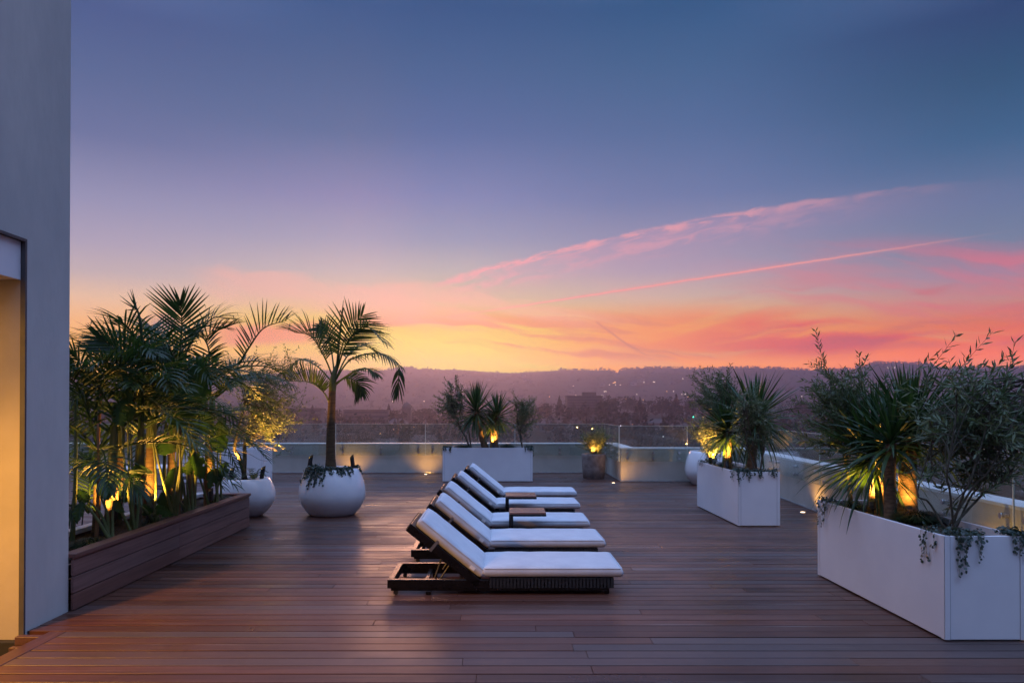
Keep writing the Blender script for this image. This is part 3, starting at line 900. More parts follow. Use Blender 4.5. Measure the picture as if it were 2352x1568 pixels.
# houses on the slopes and in the town
def house_proto():
    t = thing('hillside_house', 'house', 'house')
    mb = MB(); mb.box(-.5, .5, -.35, .35, -0.3, 0.34); mb.build('wall', M['farpale'], t)
    mb = MB()
    mb.add([(-.56, -.42, .343), (.56, -.42, .343), (.56, .42, .343), (-.56, .42, .343), (-.3, 0, .6), (.3, 0, .6)], [(0, 1, 5, 4), (1, 2, 5), (2, 3, 4, 5), (3, 0, 4), (3, 2, 1, 0)])
    mb.build('roof', M['farroof'], t)
    mb = MB()
    mb.box(-.4, .1, -.356, -.34, 0.05, 0.24)
    mb.build('window', M['farglass'], t)
    return t
hp = house_proto(); used = False
hl = [(1462, 975, 'pale house on the town slope below the dark tree row', 12), (1505, 986, 'pale house seen through the glass near the deck corner', 13), (1560, 990, 'pale house seen through glass left of the globe pot', 11),
      (1265, 990, 'wide pale roof seen through glass above the concrete pot', 16), (1300, 996, 'small house seen through glass left of the concrete pot', 11), (1410, 946, 'house half hidden in trees right of the tower block', 12),
      (1480, 944, 'white-walled house in a gap of the dark tree row', 11), (760, 1000, 'house seen through glass just right of the palm trunk', 13), (915, 985, 'house seen through glass right of the palm', 14),
      (2280, 1010, 'pale house far below at the right edge', 12), (2310, 1000, 'second pale house far below at the right edge', 10)]
for (px, py, lb, s) in hl:
    p = hit(px, py, 330)
    if p is None: continue
    if not used:
        used = True; o = hp; o.location = p; o.scale = (s, s, s); o['label'] = lb
    else:
        o = dup(hp, p, lb, R.uniform(-0.5, 0.5), s)
    o['group'] = 'houses in the town below'
for i in range(40):
    px = R.uniform(1050, 2352); py = R.uniform(858, 905)
    p = hit(px, py, 1150)
    if p is None: continue
    o = dup(hp, p + Vector((0, 0, 0.5)), 'tiny hazy house on the far hillside', R.uniform(-0.6, 0.6), R.uniform(9, 15))
    o['group'] = 'houses on the far hillside'

# lamps of the town and hillside
def lampset(name, label, group, pts, rgb, strength, k=0.00052):
    mm = emit(name + '_glow', lin(rgb), strength)
    base = None
    for (px, py) in pts:
        p = hit(px, py + 2.0, 330)
        if p is None: p = Vector(((px - CX) * 700 / FPX, 700, EYE + (CY - py) / FPX * 700 - 3))
        s = p.y
        z = EYE + (CY - py) / FPX * s
        if base is None:
            base = thing(name, label, 'lamp', p, group)
            mb = MB(); mb.tube([(p.x, p.y, p.z - 0.002 * s), (p.x, p.y, z)], 0.00006 * s, 5); mb.build('pole', M['farroof'], base)
            mb = MB(); mb.sphere((p.x, p.y, z), k * s, 8, 6); mb.build('lamp_head', mm, base, True)
            s0 = s
        else:
            dup(base, p, label, 0, s / s0)
c5 = lambda L: [((1320 + x / 5.345) / 1.0884, (900 + yy / 5.345) / 1.0884) for x, yy in L]
c3 = lambda L: [((700 + x / 4.9) / 1.0884, (880 + yy / 4.9) / 1.0884) for x, yy in L]
c8 = lambda L: [((1960 + x / 3.137) / 1.0884, (850 + yy / 3.137) / 1.0884) for x, yy in L]
GL = 'lamps scattered over the hills and town'
lampset('hillside_lamp', 'white pinpoint lamp on the far hills', GL, c5([(1088, 327), (1168, 330), (1231, 330), (1020, 417), (1042, 417), (1455, 455), (1945, 415), (2070, 245), (1675, 290), (1692, 290), (640, 470), (990, 470),
    (1010, 470), (1023, 470), (604, 346), (2055, 455), (2100, 455), (1550, 295)]) + c3([(1380, 600), (1765, 600)]) + c8([(815, 215), (850, 215), (870, 213), (313, 537), (140, 440), (827, 415)]), (255, 238, 216), 3.2)
lampset('town_lamp', 'yellow pinpoint lamp down in the town', GL, c5([(287, 487), (252, 592), (225, 775), (1150, 300), (1170, 298), (1138, 305), (1160, 292), (1855, 417), (1335, 540), (1310, 520), (1375, 505), (1510, 550), (1540, 530),
    (1535, 560), (2140, 490), (1590, 745), (2273, 692), (1395, 860), (1440, 880)]) + c3([(1540, 760), (1228, 998), (1390, 948), (1450, 890), (1515, 900), (1515, 925), (1575, 970), (1640, 920), (1675, 920), (1720, 910), (1570, 735), (1610, 725)])
    + c8([(1160, 300), (700, 420), (190, 655), (1810, 1110), (1625, 1165)]), (255, 190, 110), 3.0)
lampset('white_lamp', 'bright white lamp seen through the glass railing', GL, c5([(838, 900), (1807, 1025), (1838, 995), (1238, 880)]) + c3([(995, 1080)]), (240, 240, 255), 5.0, 0.0007)
lampset('traffic_light', 'green traffic light glowing in the town', 'green traffic lights in the town', c5([(2048, 776), (2208, 758)]), (60, 240, 190), 4.5, 0.0009)
lampset('red_lamp', 'small red lamp seen through glass right of the palm', None or 'red lamp in the town', c3([(1005, 1005)]), (255, 40, 50), 4.0)

# the evening haze over the valley
def haze():
    m, t, out = newmat('evening_haze')
    p = t.n('ShaderNodeVolumePrincipled')
    p.inputs['Color'].default_value = (0.88, 0.78, 0.98, 1)
    p.inputs['Density'].default_value = HAZE_DENSITY
    p.inputs['Anisotropy'].default_value = 0.78
    t.t.links.new(p.outputs[0], out.inputs['Volume'])
    return m
mb = MB(); mb.box(-2720, 2720, -2720, 2720, -48, 176)
mb.build('haze', haze())['kind'] = 'stuff'
bpy.data.objects['haze']['label'] = 'pink evening haze lying over the valley'
bpy.data.objects['haze']['category'] = 'haze'

# ================================================================== FURNITURE AND POTS
# sun lounger; local x along its length from the head end, y towards the far side
def cushion(mb, x0, x1, y0, y1, z0, z1, T, nx=22, ny=14, crown=0.012):
    """soft rounded pad with a bulging top and a piped edge"""
    r = 0.03
    def ring(x, k):
        pass
    vs, fs = [], []
    def pt(a, b, top):
        # a, b in -1..1
        sx = abs(a) ** 6; sy = abs(b) ** 6
        edge = max(0.0, 1 - (1 - min(1, (1 - abs(a)) / (0.1 / (x1 - x0)))) ** 2) * max(0.0, 1 - (1 - min(1, (1 - abs(b)) / (0.1 / (y1 - y0)))) ** 2)
        x = (x0 + x1) / 2 + a * (x1 - x0) / 2
        y = (y0 + y1) / 2 + b * (y1 - y0) / 2
        zt = z1 - 0.006 - 0.015 * (1 - max(0, edge) ** .5) + crown * (1 - a ** 4) * (1 - b ** 4)
        zt += 0.005 * noise.noise(Vector((x * 5, y * 6, z0))) + 0.003 * noise.noise(Vector((x * 14, y * 11, z0 + 3)))
        zb = z0 + 0.012 * (1 - math.sqrt(max(0, edge)))
        return Vector((x, y, zt if top else zb))
    def spread(n):
        o = []
        for i in range(n + 1):
            s = -1 + 2 * i / n
            o.append(math.copysign(1 - (1 - abs(s)) ** 1.7, s))
        return o
    A, B = spread(nx), spread(ny)
    for top in (True, False):
        base = len(vs)
        for a in A:
            for b in B:
                vs.append(pt(a, b, top))
        for i in range(nx):
            for j in range(ny):
                q = (base + i * (ny + 1) + j, base + (i + 1) * (ny + 1) + j, base + (i + 1) * (ny + 1) + j + 1, base + i * (ny + 1) + j + 1)
                fs.append(q if top else q[::-1])
    NB = (nx + 1) * (ny + 1)
    loop = [i * (ny + 1) for i in range(nx + 1)] + [nx * (ny + 1) + j for j in range(1, ny + 1)] + [i * (ny + 1) + ny for i in range(nx - 1, -1, -1)] + [j for j in range(ny - 1, 0, -1)]
    mid = []
    cxm, cym = (x0 + x1) / 2, (y0 + y1) / 2
    for t in (0.25, 0.5, 0.75):
        row = []
        for k in loop:
            p, q = vs[k], vs[k + NB]
            m_ = p.lerp(q, 1 - t) if False else q.lerp(p, t)
            o = 0.008 * (1 - abs(t - 0.5) * 2) + 0.005
            dxy = Vector((0, 0, 0))
            if abs(p.x - x0) < 1e-6: dxy.x = -o
            if abs(p.x - x1) < 1e-6: dxy.x = o
            if abs(p.y - y0) < 1e-6: dxy.y = -o
            if abs(p.y - y1) < 1e-6: dxy.y = o
            row.append(len(vs)); vs.append(m_ + dxy)
        mid.append(row)
    rows = [[k + NB for k in loop]] + mid + [loop]
    n = len(loop)
    for r0, r1 in zip(rows, rows[1:]):
        for i in range(n):
            k = (i + 1) % n
            fs.append((r0[i], r0[k], r1[k], r1[i]))
    mb.add([T @ p for p in vs], fs)
def piping(mb, x0, x1, y0, y1, z, T, r=0.005):
    c = 0.02
    pts = [(x0 + c, y0, z), (x1 - c, y0, z), (x1, y0 + c, z), (x1, y1 - c, z), (x1 - c, y1, z), (x0 + c, y1, z), (x0, y1 - c, z), (x0, y0 + c, z), (x0 + c, y0, z), (x0 + c + .01, y0, z)]
    mb.tube([T @ Vector(p) for p in pts], r, 6, False)

LW = 0.70
def make_lounger():
    t = thing('sun_lounger', 'x', 'sun lounger', (0, 0, 0), 'row of sun loungers')
    I = Matrix.Identity(4)
    e = M['espresso']
    mb = MB()                                        # base frame: rails and cross members
    for y0 in (0.0, LW - 0.045):
        mb.rbox(0, 0.87, y0, y0 + 0.045, 0.058, 0.133, 0.003)
        mb.rbox(0.03, 1.90, y0 + 0.008, y0 + 0.037, 0.036, 0.0575, 0.002)
    mb.rbox(0, 0.05, 0.0455, LW - 0.0455, 0.058, 0.133, 0.003)
    mb.rbox(0.30, 0.335, 0.046, LW - 0.046, 0.058, 0.085, 0.002)
    mb.rbox(0.60, 0.635, 0.046, LW - 0.046, 0.058, 0.085, 0.002)
    mb.build('frame', e, t)
    mb = MB()                                        # woven box under the seat
    mb.rbox(0.871, 1.938, 0.006, LW - 0.006, 0.0585, 0.147, 0.004)
    mb.k = 1
    n = 36
    for i in range(n):
        x = 0.885 + i * (1.04 / (n - 1))
        for yy, s in ((0.0, 1), (LW, -1)):
            mb.box(x - 0.0085, x + 0.0085, min(yy, yy + s * 0.006), max(yy, yy + s * 0.006), 0.061, 0.143)
    for i in range(24):
        y = 0.02 + i * (LW - 0.04) / 23
        mb.box(1.9385, 1.942, y - 0.0085, y + 0.0085, 0.061, 0.143)
    mb.build('seat_base', [M['espresso'], M['wicker']], t)
    for (x, y) in ((1.86, 0.03), (1.86, LW - 0.075), (0.33, 0.0), (0.33, LW - 0.045)):
        mb = MB(); mb.rbox(x, x + 0.045, y, y + 0.045, 0.004, 0.036, 0.003); mb.tube([(x + .022, y + .022, 0.0), (x + .022, y + .022, 0.0042)], 0.018, 10)
        mb.build('leg', e, t)
    for y in (0.03, LW - 0.03):
        mb = MB(); mb.tube([(0.07, y - 0.012, 0.021), (0.07, y + 0.012, 0.021)], 0.02, 14); mb.tube([(0.07, y, 0.02), (0.07, y, 0.037)], 0.006, 8)
        mb.build('caster', M['black'], t, True)
    # seat pad
    mb = MB(); cushion(mb, 0.825, 2.01, 0.005, LW - 0.005, 0.149, 0.246, I)
    sc_ = mb.build('seat_cushion', M['fabric'], t, 'full')
    mb = MB(); piping(mb, 0.8215, 2.0135, 0.0005, LW - 0.0005, 0.2265, I, 0.0036); mb.build('piping', M['fabric'], sc_, True)
    # reclining back: frame slanting 39 degrees up to the head end
    ang = rad(39.0)
    Bx = Matrix(((-math.cos(ang), 0, math.sin(ang), 0.785), (0, 1, 0, 0), (math.sin(ang), 0, math.cos(ang), 0.145), (0, 0, 0, 1)))
    # local: x up the back, z out of the cushion
    mb = MB()
    mb.rbox(-0.03, 0.745, 0.0, 0.045, -0.078, -0.004, 0.003, Bx); mb.rbox(-0.03, 0.745, LW - 0.045, LW, -0.078, -0.004, 0.003, Bx)
    mb.rbox(0.70, 0.745, 0.0455, LW - 0.0455, -0.078, -0.004, 0.003, Bx); mb.rbox(-0.03, 0.02, 0.0455, LW - 0.0455, -0.078, -0.004, 0.003, Bx)
    mb.box(0.0205, 0.6995, 0.0455, LW - 0.0455, -0.03, -0.008, Bx)
    mb.build('backrest', e, t)
    mb = MB()
    for i in range(26):
        y = 0.02 + i * (LW - 0.04) / 25
        mb.rbox(0.7455, 0.752, y - 0.008, y + 0.008, -0.068, -0.008, 0.002, Bx)
    mb.build('wicker_edge', M['wicker'], t)
    mb = MB(); cushion(mb, 0.0, 0.70, 0.005, LW - 0.005, 0.0, 0.098, Bx, 18, 14)
    bc = mb.build('back_cushion', M['fabric'], t, 'full')
    mb = MB(); piping(mb, -0.0035, 0.7035, 0.0005, LW - 0.0005, 0.0775, Bx, 0.0036); mb.build('piping', M['fabric'], bc, True)
    mb = MB(); mb.rbox(0.075, 0.125, -0.0105, -0.0085, 0.02, 0.052, 0.0005, Bx)
    mb.build('care_label', M['tagcloth'], bc)
    mb = MB()
    for a, b, c, d in ((-0.0045, -0.002, -0.0805, 0.03), (LW + 0.002, LW + 0.0045, -0.0805, 0.03)):
        mb.box(0.46, 0.485, a, b, c, d, Bx)
    mb.box(0.46, 0.485, -0.0045, LW + 0.0045, -0.083, -0.0806, Bx)
    mb.build('strap', M['strap'], t)
    for y in (0.12, LW - 0.12):
        mb = MB()
        mb.tube([(0.385, y, 0.088), Bx @ Vector((0.36, y, -0.062))], 0.0065, 8)
        mb.tube([(0.43, y + 0.02, 0.088), Bx @ Vector((0.26, y + 0.02, -0.062))], 0.0065, 8)
        mb.build('support_strut', M['bar'], t, True)
    return t
proto = make_lounger()
LB = ['nearest sun lounger, white cushions on a dark frame, its open frame end in full view', 'sun lounger second from the front, its dark frame end showing behind the nearest one',
      'middle sun lounger of the five, with a small side table at its near side', 'sun lounger second from the back, between the two small side tables and the last lounger',
      'farthest sun lounger, its backrest seen against the white planter of yuccas']
for i, (xo, yo) in enumerate([(-0.934, 6.2), (-0.885, 7.5), (-0.885, 8.80), (-0.815, 10.36), (-0.70, 11.85)]):
    if i == 0:
        proto.location = (xo, yo, 0); proto['label'] = LB[0]
    else:
        dup(proto, (xo, yo, 0), LB[i], rad((0, .5, -.4, .7, -.5)[i]))

def make_table():
    t = thing('side_table', 'x', 'side table', (0, 0, 0), 'c-shaped side tables')
    mb = MB()
    for i in range(4):
        y0 = 0.006 + i * 0.1045
        mb.rbox(0.004, 0.42, y0, y0 + 0.1025, 0.378, 0.396, 0.002)
    mb.build('tabletop', M['table_wood'], t)
    mb = MB(); mb.rbox(0, 0.424, 0, 0.43, 0.352, 0.3775, 0.003); mb.build('apron', M['espresso'], t)
    for y in (0.0, 0.39):
        mb = MB(); mb.rbox(0, 0.042, y, y + 0.04, 0.026, 0.3515, 0.003); mb.build('leg', M['espresso'], t)
    mb = MB(); mb.rbox(0, 0.042, 0.0, 0.43, 0.0, 0.0255, 0.003)
    for y in (0.0, 0.39): mb.rbox(0.0425, 0.36, y, y + 0.04, 0.0, 0.02, 0.003)
    mb.build('base', M['espresso'], t)
    return t
tb = make_table()
tb.location = (0.153, 8.34, 0); tb['label'] = 'nearer c-shaped side table, wooden top, in front of the middle lounger'
dup(tb, (0.13, 9.92, 0), 'farther c-shaped side table, wooden top, in front of the second lounger from the back')

# ------------------------------------------------------------------ planters
def rect_planter(label, x0, x1, y0, y1, h, soil_dz=0.05):
    t = thing('rectangular_planter', label, 'planter', ((x0 + x1) / 2, (y0 + y1) / 2, 0), 'white rectangular planters')
    mb = MB(); w = 0.022; b = 0.035
    mb.rbox(x0, x1, y0, y0 + w, 0.012, h, 0.003); mb.rbox(x0, x1, y1 - w, y1, 0.012, h, 0.003)
    mb.rbox(x0, x0 + w, y0 + w + .0005, y1 - w - .0005, 0.012, h, 0.003); mb.rbox(x1 - w, x1, y0 + w + .0005, y1 - w - .0005, 0.012, h, 0.003)
    mb.box(x0 + .03, x1 - .03, y0 + .03, y1 - .03, 0.0, 0.05)
    mb.build('body', M['white'], t)
    for cxx, sx in ((x0, 1), (x1, -1)):           # folded corner profiles: the seams by the corners
        for cyy, sy in ((y0, 1), (y1, -1)):
            mb = MB()
            e = 0.0035
            xa, xb = sorted((cxx - sx * e, cxx + sx * b)); ya, yb = sorted((cyy - sy * e, cyy + sy * b))
            q0, q1 = sorted((cyy - sy * e, cyy - sy * .0005)); r0, r1 = sorted((cxx - sx * e, cxx - sx * .0005))
            mb.rbox(xa, xb, q0, q1, 0.012, h + .002, 0.001)
            mb.rbox(r0, r1, ya, yb, 0.012, h + .0015, 0.001)
            mb.build('corner_trim', M['white'], t)
    for xx in (x0 + b + .003, x1 - b - .003):
        mb = MB(); mb.box(xx - .0022, xx + .0022, y0 - .0012, y0 - .0002, 0.013, h - .002); mb.build('seam', M['seam'], t)
    mb = MB(); soil(mb, x0 + .02, x1 - .02, y0 + .02, y1 - .02, h - soil_dz)
    mb.build('soil', M['soil'], t, True)
    return t
def soil(mb, x0, x1, y0, y1, z, nx=None):
    nx = max(6, int((x1 - x0) / 0.05)); ny = max(6, int((y1 - y0) / 0.05))
    vs, fs = [], []
    for i in range(nx + 1):
        for j in range(ny + 1):
            x = x0 + (x1 - x0) * i / nx; y = y0 + (y1 - y0) * j / ny
            vs.append((x, y, z + 0.018 * noise.noise(Vector((x * 9, y * 9, 1))) + 0.012 * noise.noise(Vector((x * 31, y * 31, 5)))))
    for i in range(nx):
        for j in range(ny):
            a = i * (ny + 1) + j
            fs.append((a, a + ny + 1, a + ny + 2, a + 1))
    mb.add(vs, fs)
rect_planter('large white box planter at the right front, with yuccas and two olive trees', 3.08, 3.635, 4.975, 6.93, 0.722)
rect_planter('white box planter standing in the middle right, with one yucca and olive branches', 3.272, 3.836, 9.79, 11.78, 0.735)
rect_planter('white box planter lying along the far railing behind the loungers', -1.166, 0.787, 15.73, 16.29, 0.738)
rect_planter('white box planter half hidden behind the lit olive tree pot', -6.95, -4.975, 15.45, 16.05, 0.735)

# wooden planter at the left
PX0, PX1, PY0, PY1, PH = -4.02, -3.335, 5.7115, 9.775, 0.452
t = thing('wooden_planter', 'long low hardwood planter box full of palms beside the grey wall', 'planter', ((PX0 + PX1) / 2, 7.75, 0))
mb = MB()
zb = [0.004, 0.138, 0.272, 0.405]
for k in range(3):
    for (ya, yb) in ((PY0, 7.62), (7.623, PY1)):
        mb.rbox(PX1 - 0.022, PX1, ya, yb, zb[k] + 0.004, zb[k + 1] - 0.004, 0.002)
    mb.rbox(PX0 + .0225, PX1 - .0225, PY1 - 0.022, PY1, zb[k] + 0.004, zb[k + 1] - 0.004, 0.002)
    mb.rbox(PX0, PX0 + 0.022, PY0, PY1, zb[k] + 0.004, zb[k + 1] - 0.004, 0.002)
mb.build('boards', M['planter_wood'], t)
mb = MB()
mb.rbox(PX1 - 0.10, PX1 + 0.016, PY0, PY1 + 0.016, 0.418, PH, 0.004)
mb.rbox(PX0 + 0.09, PX1 - 0.1005, PY1 - 0.09, PY1 + 0.016, 0.418, PH - .0005, 0.004)
mb.rbox(PX1 - 0.012, PX1 + 0.004, PY0, PY1, 0.407, 0.4175, 0.001)
mb.build('rim', M['planter_wood'], t)
mb = MB(); mb.rbox(PX0 - 0.016, PX0 + 0.0895, PY0, PY1 + 0.016, 0.418, PH + 0.01, 0.004); mb.build('back_rim', M['cap'], t)  # pale colour stands in for sky light catching the wooden far rim
mb = MB(); soil(mb, PX0 + .025, PX1 - .025, PY0, PY1 - .025, 0.385); mb.build('soil', M['soil'], t, True)

# round pots
def round_pot(label, c, prof, soil_z, soil_r, mat, name='round_pot', n=56, group='white round pots'):
    t = thing(name, label, 'pot', (c[0], c[1], 0), group)
    mb = MB(); mb.lathe(prof, (c[0], c[1], 0), n); mb.disc((c[0], c[1], prof[0][1]), prof[0][0], n); mb.build('body', mat, t, 'full')
    mb = MB()
    vs = [(c[0], c[1], soil_z + .03)]; fs = []
    K, N = 6, 28
    for i in range(1, K + 1):
        for j in range(N):
            q = 2 * math.pi * j / N; r = soil_r * i / K
            x, y = c[0] + r * math.cos(q), c[1] + r * math.sin(q)
            vs.append((x, y, soil_z + .03 * (1 - (i / K) ** 2) + 0.014 * noise.noise(Vector((x * 20, y * 20, 2)))))
    for j in range(N): fs.append((0, 1 + j, 1 + (j + 1) % N))
    for i in range(K - 1):
        for j in range(N):
            fs.append((1 + i * N + j, 1 + (i + 1) * N + j, 1 + (i + 1) * N + (j + 1) % N, 1 + i * N + (j + 1) % N))
    mb.add(vs, fs); mb.build('soil', M['soil'], t, True)
    return t
def globe(rb, rm, rt, h, zm, th=0.03):
    pr = [(rb - .01, 0.0), (rb, 0.006)]
    for i in range(1, 13):
        s = i / 12 * zm
        q = math.sin(i / 12 * math.pi / 2) ** .92
        pr.append((rb + (rm - rb) * q, s))
    for i in range(1, 13):
        f = i / 12
        pr.append((rt + (rm - rt) * math.cos(f * math.pi / 2) ** .85 if f < 1 else rt, zm + (h - zm) * f))
    pr += [(rt - th * .5, h + 0.006), (rt - th, h), (rt - th - .004, h - 0.03), (rt - th - .03, h - 0.16)]
    return pr
P2 = (-2.48, 10.94)
round_pot('white glazed globe pot holding the single tall palm', P2, globe(0.335, 0.495, 0.385, 0.690, 0.31), 0.64, 0.36, M['glaze'])
P1 = (-3.74, 10.80)
round_pot('white bowl pot holding the lit olive tree, at the end of the wooden planter', P1, globe(0.24, 0.43, 0.335, 0.555, 0.29), 0.51, 0.31, M['glaze'])
P3 = (4.46, 15.15)
round_pot('white globe pot in the railing corner behind the middle planter', P3, globe(0.335, 0.495, 0.385, 0.705, 0.31), 0.655, 0.36, M['glaze'])
P4 = (2.22, 16.5)
round_pot('weathered brown concrete pot with a lit olive bush by the deck corner', P4, [(0.225, 0), (0.24, 0.01), (0.262, 0.25), (0.272, 0.50), (0.275, 0.55), (0.27, 0.562), (0.25, 0.565), (0.243, 0.55), (0.235, 0.44)], 0.52, 0.24, M['concrete'], 'concrete_pot', 44, None)

# spotlights on spikes, flush deck lights
glow = emit('uplight_glow', lin((255, 214, 140)), 5.0)
def spike_light(label, base, aim, watts, angle=75, h=0.13, col=(255, 178, 78), group='black spike spotlights'):
    base = Vector(base); d = (Vector(aim) - base).normalized()
    t = thing('spike_spotlight', label, 'spotlight', base, group)
    mb = MB(); mb.tube([base - Vector((0, 0, 0.03)), base + Vector((0, 0, 0.035))], 0.008, 8)
    mb.build('spike', M['black'], t, True)
    b0 = base + Vector((0, 0, 0.03)); top = b0 + d * h
    mb = MB(); mb.tube([b0, b0 + d * 0.02, b0 + d * 0.022, top], [0.022, 0.024, 0.031, 0.031], 16, True)
    # slanted glare hood
    side = d.orthogonal().normalized()
    mb.tube([top, top + d * 0.002], 0.031, 16, False)
    mb.build('housing', M['black'], t, True)
    mb = MB()
    n = 16
    vs = []
    up = d; a = d.orthogonal().normalized(); b = d.cross(a)
    for j in range(n):
        q = 2 * math.pi * j / n
        vs.append(top + (a * math.cos(q) + b * math.sin(q)) * 0.031); 
    for j in range(n):
        q = 2 * math.pi * j / n
        vs.append(top + (a * math.cos(q) + b * math.sin(q)) * 0.031 + d * (0.028 + 0.026 * math.cos(q)))
    mb.add(vs, [(j, (j + 1) % n, n + (j + 1) % n, n + j) for j in range(n)])
    mb.build('glare_hood', M['black'], t, True)
    mb = MB()
    vs = [top + d * 0.0035] + [top + d * 0.0035 + (a * math.cos(2 * math.pi * j / n) + b * math.sin(2 * math.pi * j / n)) * 0.027 for j in range(n)]
    mb.add(vs, [(0, 1 + j, 1 + (j + 1) % n) for j in range(n)])
    mb.build('lens', glow, t)
    spot(t, top + d * 0.06, top + d, watts, angle, 0.7, col, 0.02)
    return t
def deck_light(label, x, y, aim, watts):
    t = thing('deck_light', label, 'deck light', (x, y, 0), 'round lights set flush in the deck')
    mb = MB(); mb.lathe([(0.033, 0.0085), (0.047, 0.0085), (0.05, 0.002)], (x, y, 0), 24); mb.build('rim', M['steel'], t, True)
    mb = MB(); mb.disc((x, y, 0.0082), 0.0325, 20); mb.build('lens', emit('deck_light_glow', lin((255, 216, 170)), 9.0), t)
    spot(t, (x, y, 0.02), aim, watts, 118, 1.0, (255, 184, 84), 0.025)
    return t
WD = 20.0
deck_light('deck light in front of the far parapet, left of the yucca planter', -1.705, 17.45, (-1.705, 17.85, 0.45), WD)
deck_light('deck light by the parapet corner, right of the concrete pot', 2.50, 15.45, (2.72, 15.75, 0.4), WD)
deck_light('deck light on the right between the two white planters', 4.70, 11.1, (4.95, 11.1, 0.45), WD)
deck_light('deck light hidden behind the palm pot', -3.55, 17.45, (-3.55, 17.85, 0.45), WD)
deck_light('deck light behind the large right front planter', 4.30, 6.45, (4.6, 6.45, 0.45), WD * 1.3)
deck_light('deck light behind the middle white planter', 4.95, 13.3, (5.1, 13.3, 0.45), WD)

# wire chairs behind the palms
def wire_chair():
    t = thing('wire_chair', 'x', 'chair', (0, 0, 0), 'black wire chairs behind the palms')
    k = M['black']
    mb = MB()
    for i in range(7):
        x = -0.2 + i * 0.4 / 6
        mb.tube([(x, -0.2, 0.47), (x, 0.0, 0.45), (x, 0.2, 0.46)], 0.004, 5)
    for i in range(6):
        y = -0.2 + i * 0.4 / 5
        mb.tube([(-0.2, y, 0.455), (0.2, y, 0.455)], 0.004, 5)
    mb.tube([(-.21, -.21, .47), (.21, -.21, .47), (.21, .21, .46), (-.21, .21, .46), (-.21, -.21, .47), (-.2, -.21, .47)], 0.008, 6)
    mb.build('seat', k, t, True)
    mb = MB()
    for i in range(7):
        x = -0.2 + i * 0.4 / 6
        mb.tube([(x, 0.2, 0.46), (x, 0.25, 0.62), (x, 0.29, 0.85)], 0.004, 5)
    for i in range(5):
        z = 0.52 + i * 0.08
        mb.tube([(-0.2, 0.21 + (z - .46) * .2, z), (0.2, 0.21 + (z - .46) * .2, z)], 0.004, 5)
    mb.tube([(-.21, .2, .46), (-.21, .29, .86), (.21, .29, .86), (.21, .2, .46)], 0.008, 6)
    mb.build('backrest', k, t, True)
    for sx in (-1, 1):
        for yy, fy in ((-.19, -.24), (.19, .25)):
            mb = MB(); mb.tube([(sx * .19, yy, .455), (sx * .22, fy, 0.0)], 0.009, 8); mb.build('leg', k, t, True)
    return t
wc = wire_chair()
CH = [(-4.75, 9.3, 0.6, 'black wire chair glimpsed between the left palm stems'), (-4.85, 10.4, 2.4, 'black wire chair glimpsed behind the orange palm stem'),
      (-5.0, 11.9, 0.3, 'black wire chair glimpsed left of the white bowl pot'), (-5.5, 9.9, -0.7, 'black wire chair farthest left behind the palms')]
for i, (x, y, a, lb) in enumerate(CH):
    if i == 0:
        wc.location = (x, y, 0); wc.rotation_euler[2] = a; wc['label'] = lb
    else: dup(wc, (x, y, 0), lb, a)
t = thing('cafe_table', 'round pale table glimpsed behind the palm planter', 'table', (-5.25, 10.9, 0))
mb = MB(); mb.lathe([(0.01, 0.70), (0.40, 0.70), (0.41, 0.712), (0.40, 0.725), (0.01, 0.725)], (-5.25, 10.9, 0), 36); mb.build('tabletop', M['cap'], t, True)
mb = MB(); mb.tube([(-5.25, 10.9, 0.01), (-5.25, 10.9, 0.70)], 0.03, 12); mb.lathe([(0.24, 0), (0.24, 0.01), (0.03, 0.03)], (-5.25, 10.9, 0), 28); mb.build('pedestal', M['black'], t, True)

# ================================================================== PLANTS
G = Vector((0, 0, -1))
def bez(p, n):
    """points along a smooth curve through 3 or 4 given points (Catmull-Rom)"""
    p = [Vector(q) for q in p]
    q = [p[0] * 2 - p[1]] + p + [p[-1] * 2 - p[-2]]
    out = []
    segs = len(p) - 1
    for i in range(n + 1):
        s = i / n * segs
        k = min(int(s), segs - 1); u = s - k
        a, b, c, d = q[k], q[k + 1], q[k + 2], q[k + 3]
        out.append(0.5 * ((2 * b) + (c - a) * u + (2 * a - 5 * b + 4 * c - d) * u * u + (3 * b - a - 3 * c + d) * u ** 3))
    return out
def strip(mb, pts, widths, wdir, fold=0.25):
    """folded leaf blade along pts; wdir across the blade"""
    vs, fs = [], []
    n = len(pts)
    for i, p in enumerate(pts):
        t = (pts[min(i + 1, n - 1)] - pts[max(i - 1, 0)]).normalized()
        w = (wdir - t * wdir.dot(t))
        w = w.normalized() if w.length > 1e-5 else t.orthogonal().normalized()
        nn = t.cross(w)
        h = widths[i]
        vs += [p - w * h + nn * h * fold, p, p + w * h + nn * h * fold]
    for i in range(n - 1):
        a = i * 3
        fs += [(a, a + 1, a + 4, a + 3), (a + 1, a + 2, a + 5, a + 4)]
    mb.add(vs, fs)
